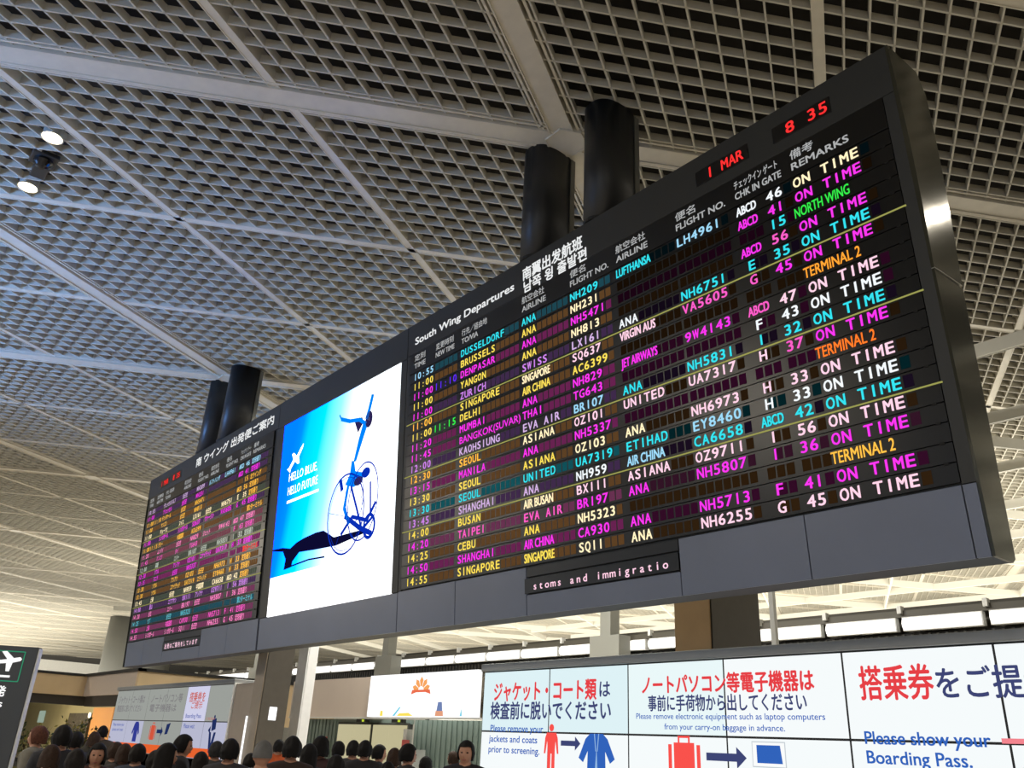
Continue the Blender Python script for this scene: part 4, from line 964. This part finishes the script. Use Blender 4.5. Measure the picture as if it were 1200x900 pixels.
SKINC = mat('skin', (176, 128, 102), .55, noise=.05, nscale=20)
def cm(rgb): return mat('cloth_%d_%d_%d' % rgb, rgb, .85, noise=.12, nscale=18)
def hm(rgb): return mat('hair_%d_%d_%d' % rgb, rgb, .75, noise=.3, nscale=60, bump=.4, spec=.25)
BLK = (20, 18, 18)
def person(px, ytop, depth, face, tpl, hair, hrgb, jrgb, label, hat=None):
    """px, ytop: where the top of the head shows; hpx: its height; face: compass turn of the face against the view"""
    d = px_ray(px, ytop); d = d*(depth/d.dot(FW)); top = d.z+EYE
    sc = top/1.722; sc = max(.86, min(1.09, sc))
    view = math.atan2(d.y, d.x)
    t = empty('person', (d.x, d.y, 0), rz=view+PI/2+R(face)); t.scale = (sc, sc, sc); tag(t, label, 'person')
    T = TPL[tpl]
    def part(nm, me, m):
        o = bpy.data.objects.new(nm, me); COL.objects.link(o); o.parent = t; o.material_slots[0].link = 'OBJECT'; o.material_slots[0].material = m
    part('body', T['body'], SKINC); part('jacket', T['jacket'], cm(jrgb)); part('trousers', T['trousers'], cm((34, 36, 44))); part('shoes', T['shoes'], cm((24, 22, 22)))
    if not hat: part('hair', HAIR[hair], hm(hrgb))
    part('eyes', EYES, mat('eye_dark', (24, 18, 16), .2)); part('lips', LIPS, mat('lip', (150, 84, 78), .5))
    if hat: part('beanie', BEANIE, cm(hat))
    return t
# face = 0 looks the same way as the camera (we see the back of the head), 180 looks at us, + turns left
D1, D2, BR, RB = (18, 15, 14), (26, 21, 18), (52, 36, 26), (92, 56, 42)
PEOPLE = [
 (47, 850, 27, 70, 'man', 'short', RB, (120, 116, 104), 'person with reddish brown hair facing left before the shrubs, beside the totem sign'),
 (76, 849, 32, 10, 'man', 'short', D1, (40, 40, 44), 'person with full black hair seen from behind, right of the reddish haired head'),
 (62, 872, 34, 15, 'woman', 'bob', BR, (112, 96, 72), 'person in an olive brown fluffy coat in front at lower left, seen from behind'),
 (92, 857, 25, -20, 'man', 'short', D1, (48, 50, 56), 'person with short black hair and dark grey jacket below the pale shop wall'),
 (122, 850, 17, 0, 'man', 'short', D1, (70, 62, 50), 'small distant person with black hair left of the far video wall'),
 (112, 857, 20, 20, 'woman', 'bob', BR, (60, 56, 44), 'distant person with brown bobbed hair under the orange shop counter'),
 (117, 870, 32, 180, 'woman', 'bob', D1, (76, 44, 38), 'person facing the camera with straight dark fringe at lower left'),
 (138, 869, 27, -15, 'man_bent', 'short', BR, (70, 66, 60), 'person with brown hair just right of the one facing the camera'),
 (148, 871, 27, 0, 'woman', 'bob', BR, (58, 52, 50), 'person with brown bobbed hair below the left end of the far video wall'),
 (164, 871, 31, -20, 'man', 'short', D2, (56, 62, 76), 'person with full dark hair and slate jacket under the far red suitcase pictogram'),
 (199, 870, 33, -75, 'woman', 'long', D1, (150, 120, 100), 'woman with long black hair facing right beside the tall man'),
 (218, 860, 30, -95, 'man_bent', 'short', D1, (30, 28, 32), 'tall man in profile facing right with dark jacket and pale shirt'),
 (255, 868, 25, 15, 'man', 'short', (44, 42, 42), (70, 68, 66), 'person with grey black hair in charcoal coat left of the bigger black haired head'),
 (272, 865, 32, -10, 'man', 'short', D1, (52, 50, 52), 'person with thick black hair before the taupe wall pier'),
 (310, 869, 33, 5, 'man_bent', 'short', D2, (84, 80, 78), 'person in a grey knitted beanie in front of the dark column'),
 (328, 866, 19, 0, 'man', 'short', D1, (196, 88, 40), 'person with small dark head and orange jacket at the foot of the dark column'),
 (344, 862, 32, 10, 'man', 'short', D1, (52, 38, 32), 'person with bushy black hair right of the dark column'),
 (364, 871, 31, -12, 'woman', 'long', D1, (30, 26, 26), 'person with long black hair left of the ponytailed head'),
 (378, 862, 30, -40, 'woman_bent', 'bob', D1, (52, 26, 26), 'person with raised black hair and dark red collar under the beige fascia'),
 (398, 868, 22, -20, 'man', 'short', D1, (60, 58, 60), 'small person with black hair just left of the pale doors'),
 (415, 867, 23, 5, 'man', 'short', D1, (60, 58, 58), 'person with round black hair before the left pale door, left of two'),
 (429, 867, 25, -5, 'man', 'short', D1, (34, 32, 34), 'person with round black hair before the left pale door, right of two'),
 (446, 872, 22, -80, 'man', 'short', D1, (36, 34, 38), 'person in profile facing right between the two pale doors'),
 (463, 876, 26, 0, 'woman', 'bob', BR, (46, 30, 24), 'person with brown black bobbed hair before the right pale door'),
 (480, 871, 26, -70, 'man_bent', 'short', D1, (28, 26, 30), 'person with black hair looking down to the right at the right pale door'),
 (531, 880, 18, 60, 'woman', 'bob', BR, (50, 30, 26), 'small person with brown hair left of the man beside the big video wall'),
 (547, 867, 29, 170, 'man', 'short', D1, (26, 26, 30), 'man in dark suit facing the camera beside the big video wall'),
 (500, 886, 24, -30, 'man', 'short', D1, (60, 28, 24), 'person with lowered black hair right of the right pale door'),
 (236, 884, 30, 10, 'woman', 'bob', D2, (44, 40, 40), 'person low in front between the tall man and the grey haired one'),
 (295, 882, 30, 0, 'man', 'short', D2, (90, 86, 84), 'person low in front of the taupe pier with grey coat'),
 (395, 884, 32, 0, 'man', 'short', D1, (30, 26, 26), 'person low in front below the left pale door in black coat'),
 (90, 884, 36, 10, 'man', 'short', D2, (50, 48, 50), 'person low in front at left in a charcoal coat'),
 (182, 888, 32, 0, 'man', 'short', D2, (60, 62, 70), 'person low in front left of the long haired woman'),
 (455, 893, 30, 0, 'man', 'short', D1, (24, 22, 24), 'person low in front below the gap between the doors'),
]
def foot(px, yt, dep): d = px_ray(px, yt); d = d*(dep/d.dot(FW)); return Vector((d.x, d.y))
deps = [.262*F_PX/p_[2] for p_ in PEOPLE]
for it in range(200):                                   # keep neighbours in the queue from standing in one another
    moved = False
    for i in range(len(PEOPLE)):
        for j in range(i):
            a = foot(*PEOPLE[i][:2], deps[i]); b = foot(*PEOPLE[j][:2], deps[j])
            if (a-b).length < .56:
                f_, n_ = (i, j) if deps[i] > deps[j] else (j, i)
                deps[f_] += .05; deps[n_] -= .03; moved = True
    if not moved: break
for pr, dp in zip(PEOPLE, deps):
    px, yt, hp, fc, tp, ha, hc, jc, lb = pr
    person(px, yt, dp, fc, tp, ha, hc, jc, lb, hat=(96, 94, 92) if 'beanie' in lb else None)
bpy.data.scenes.remove(TMP)
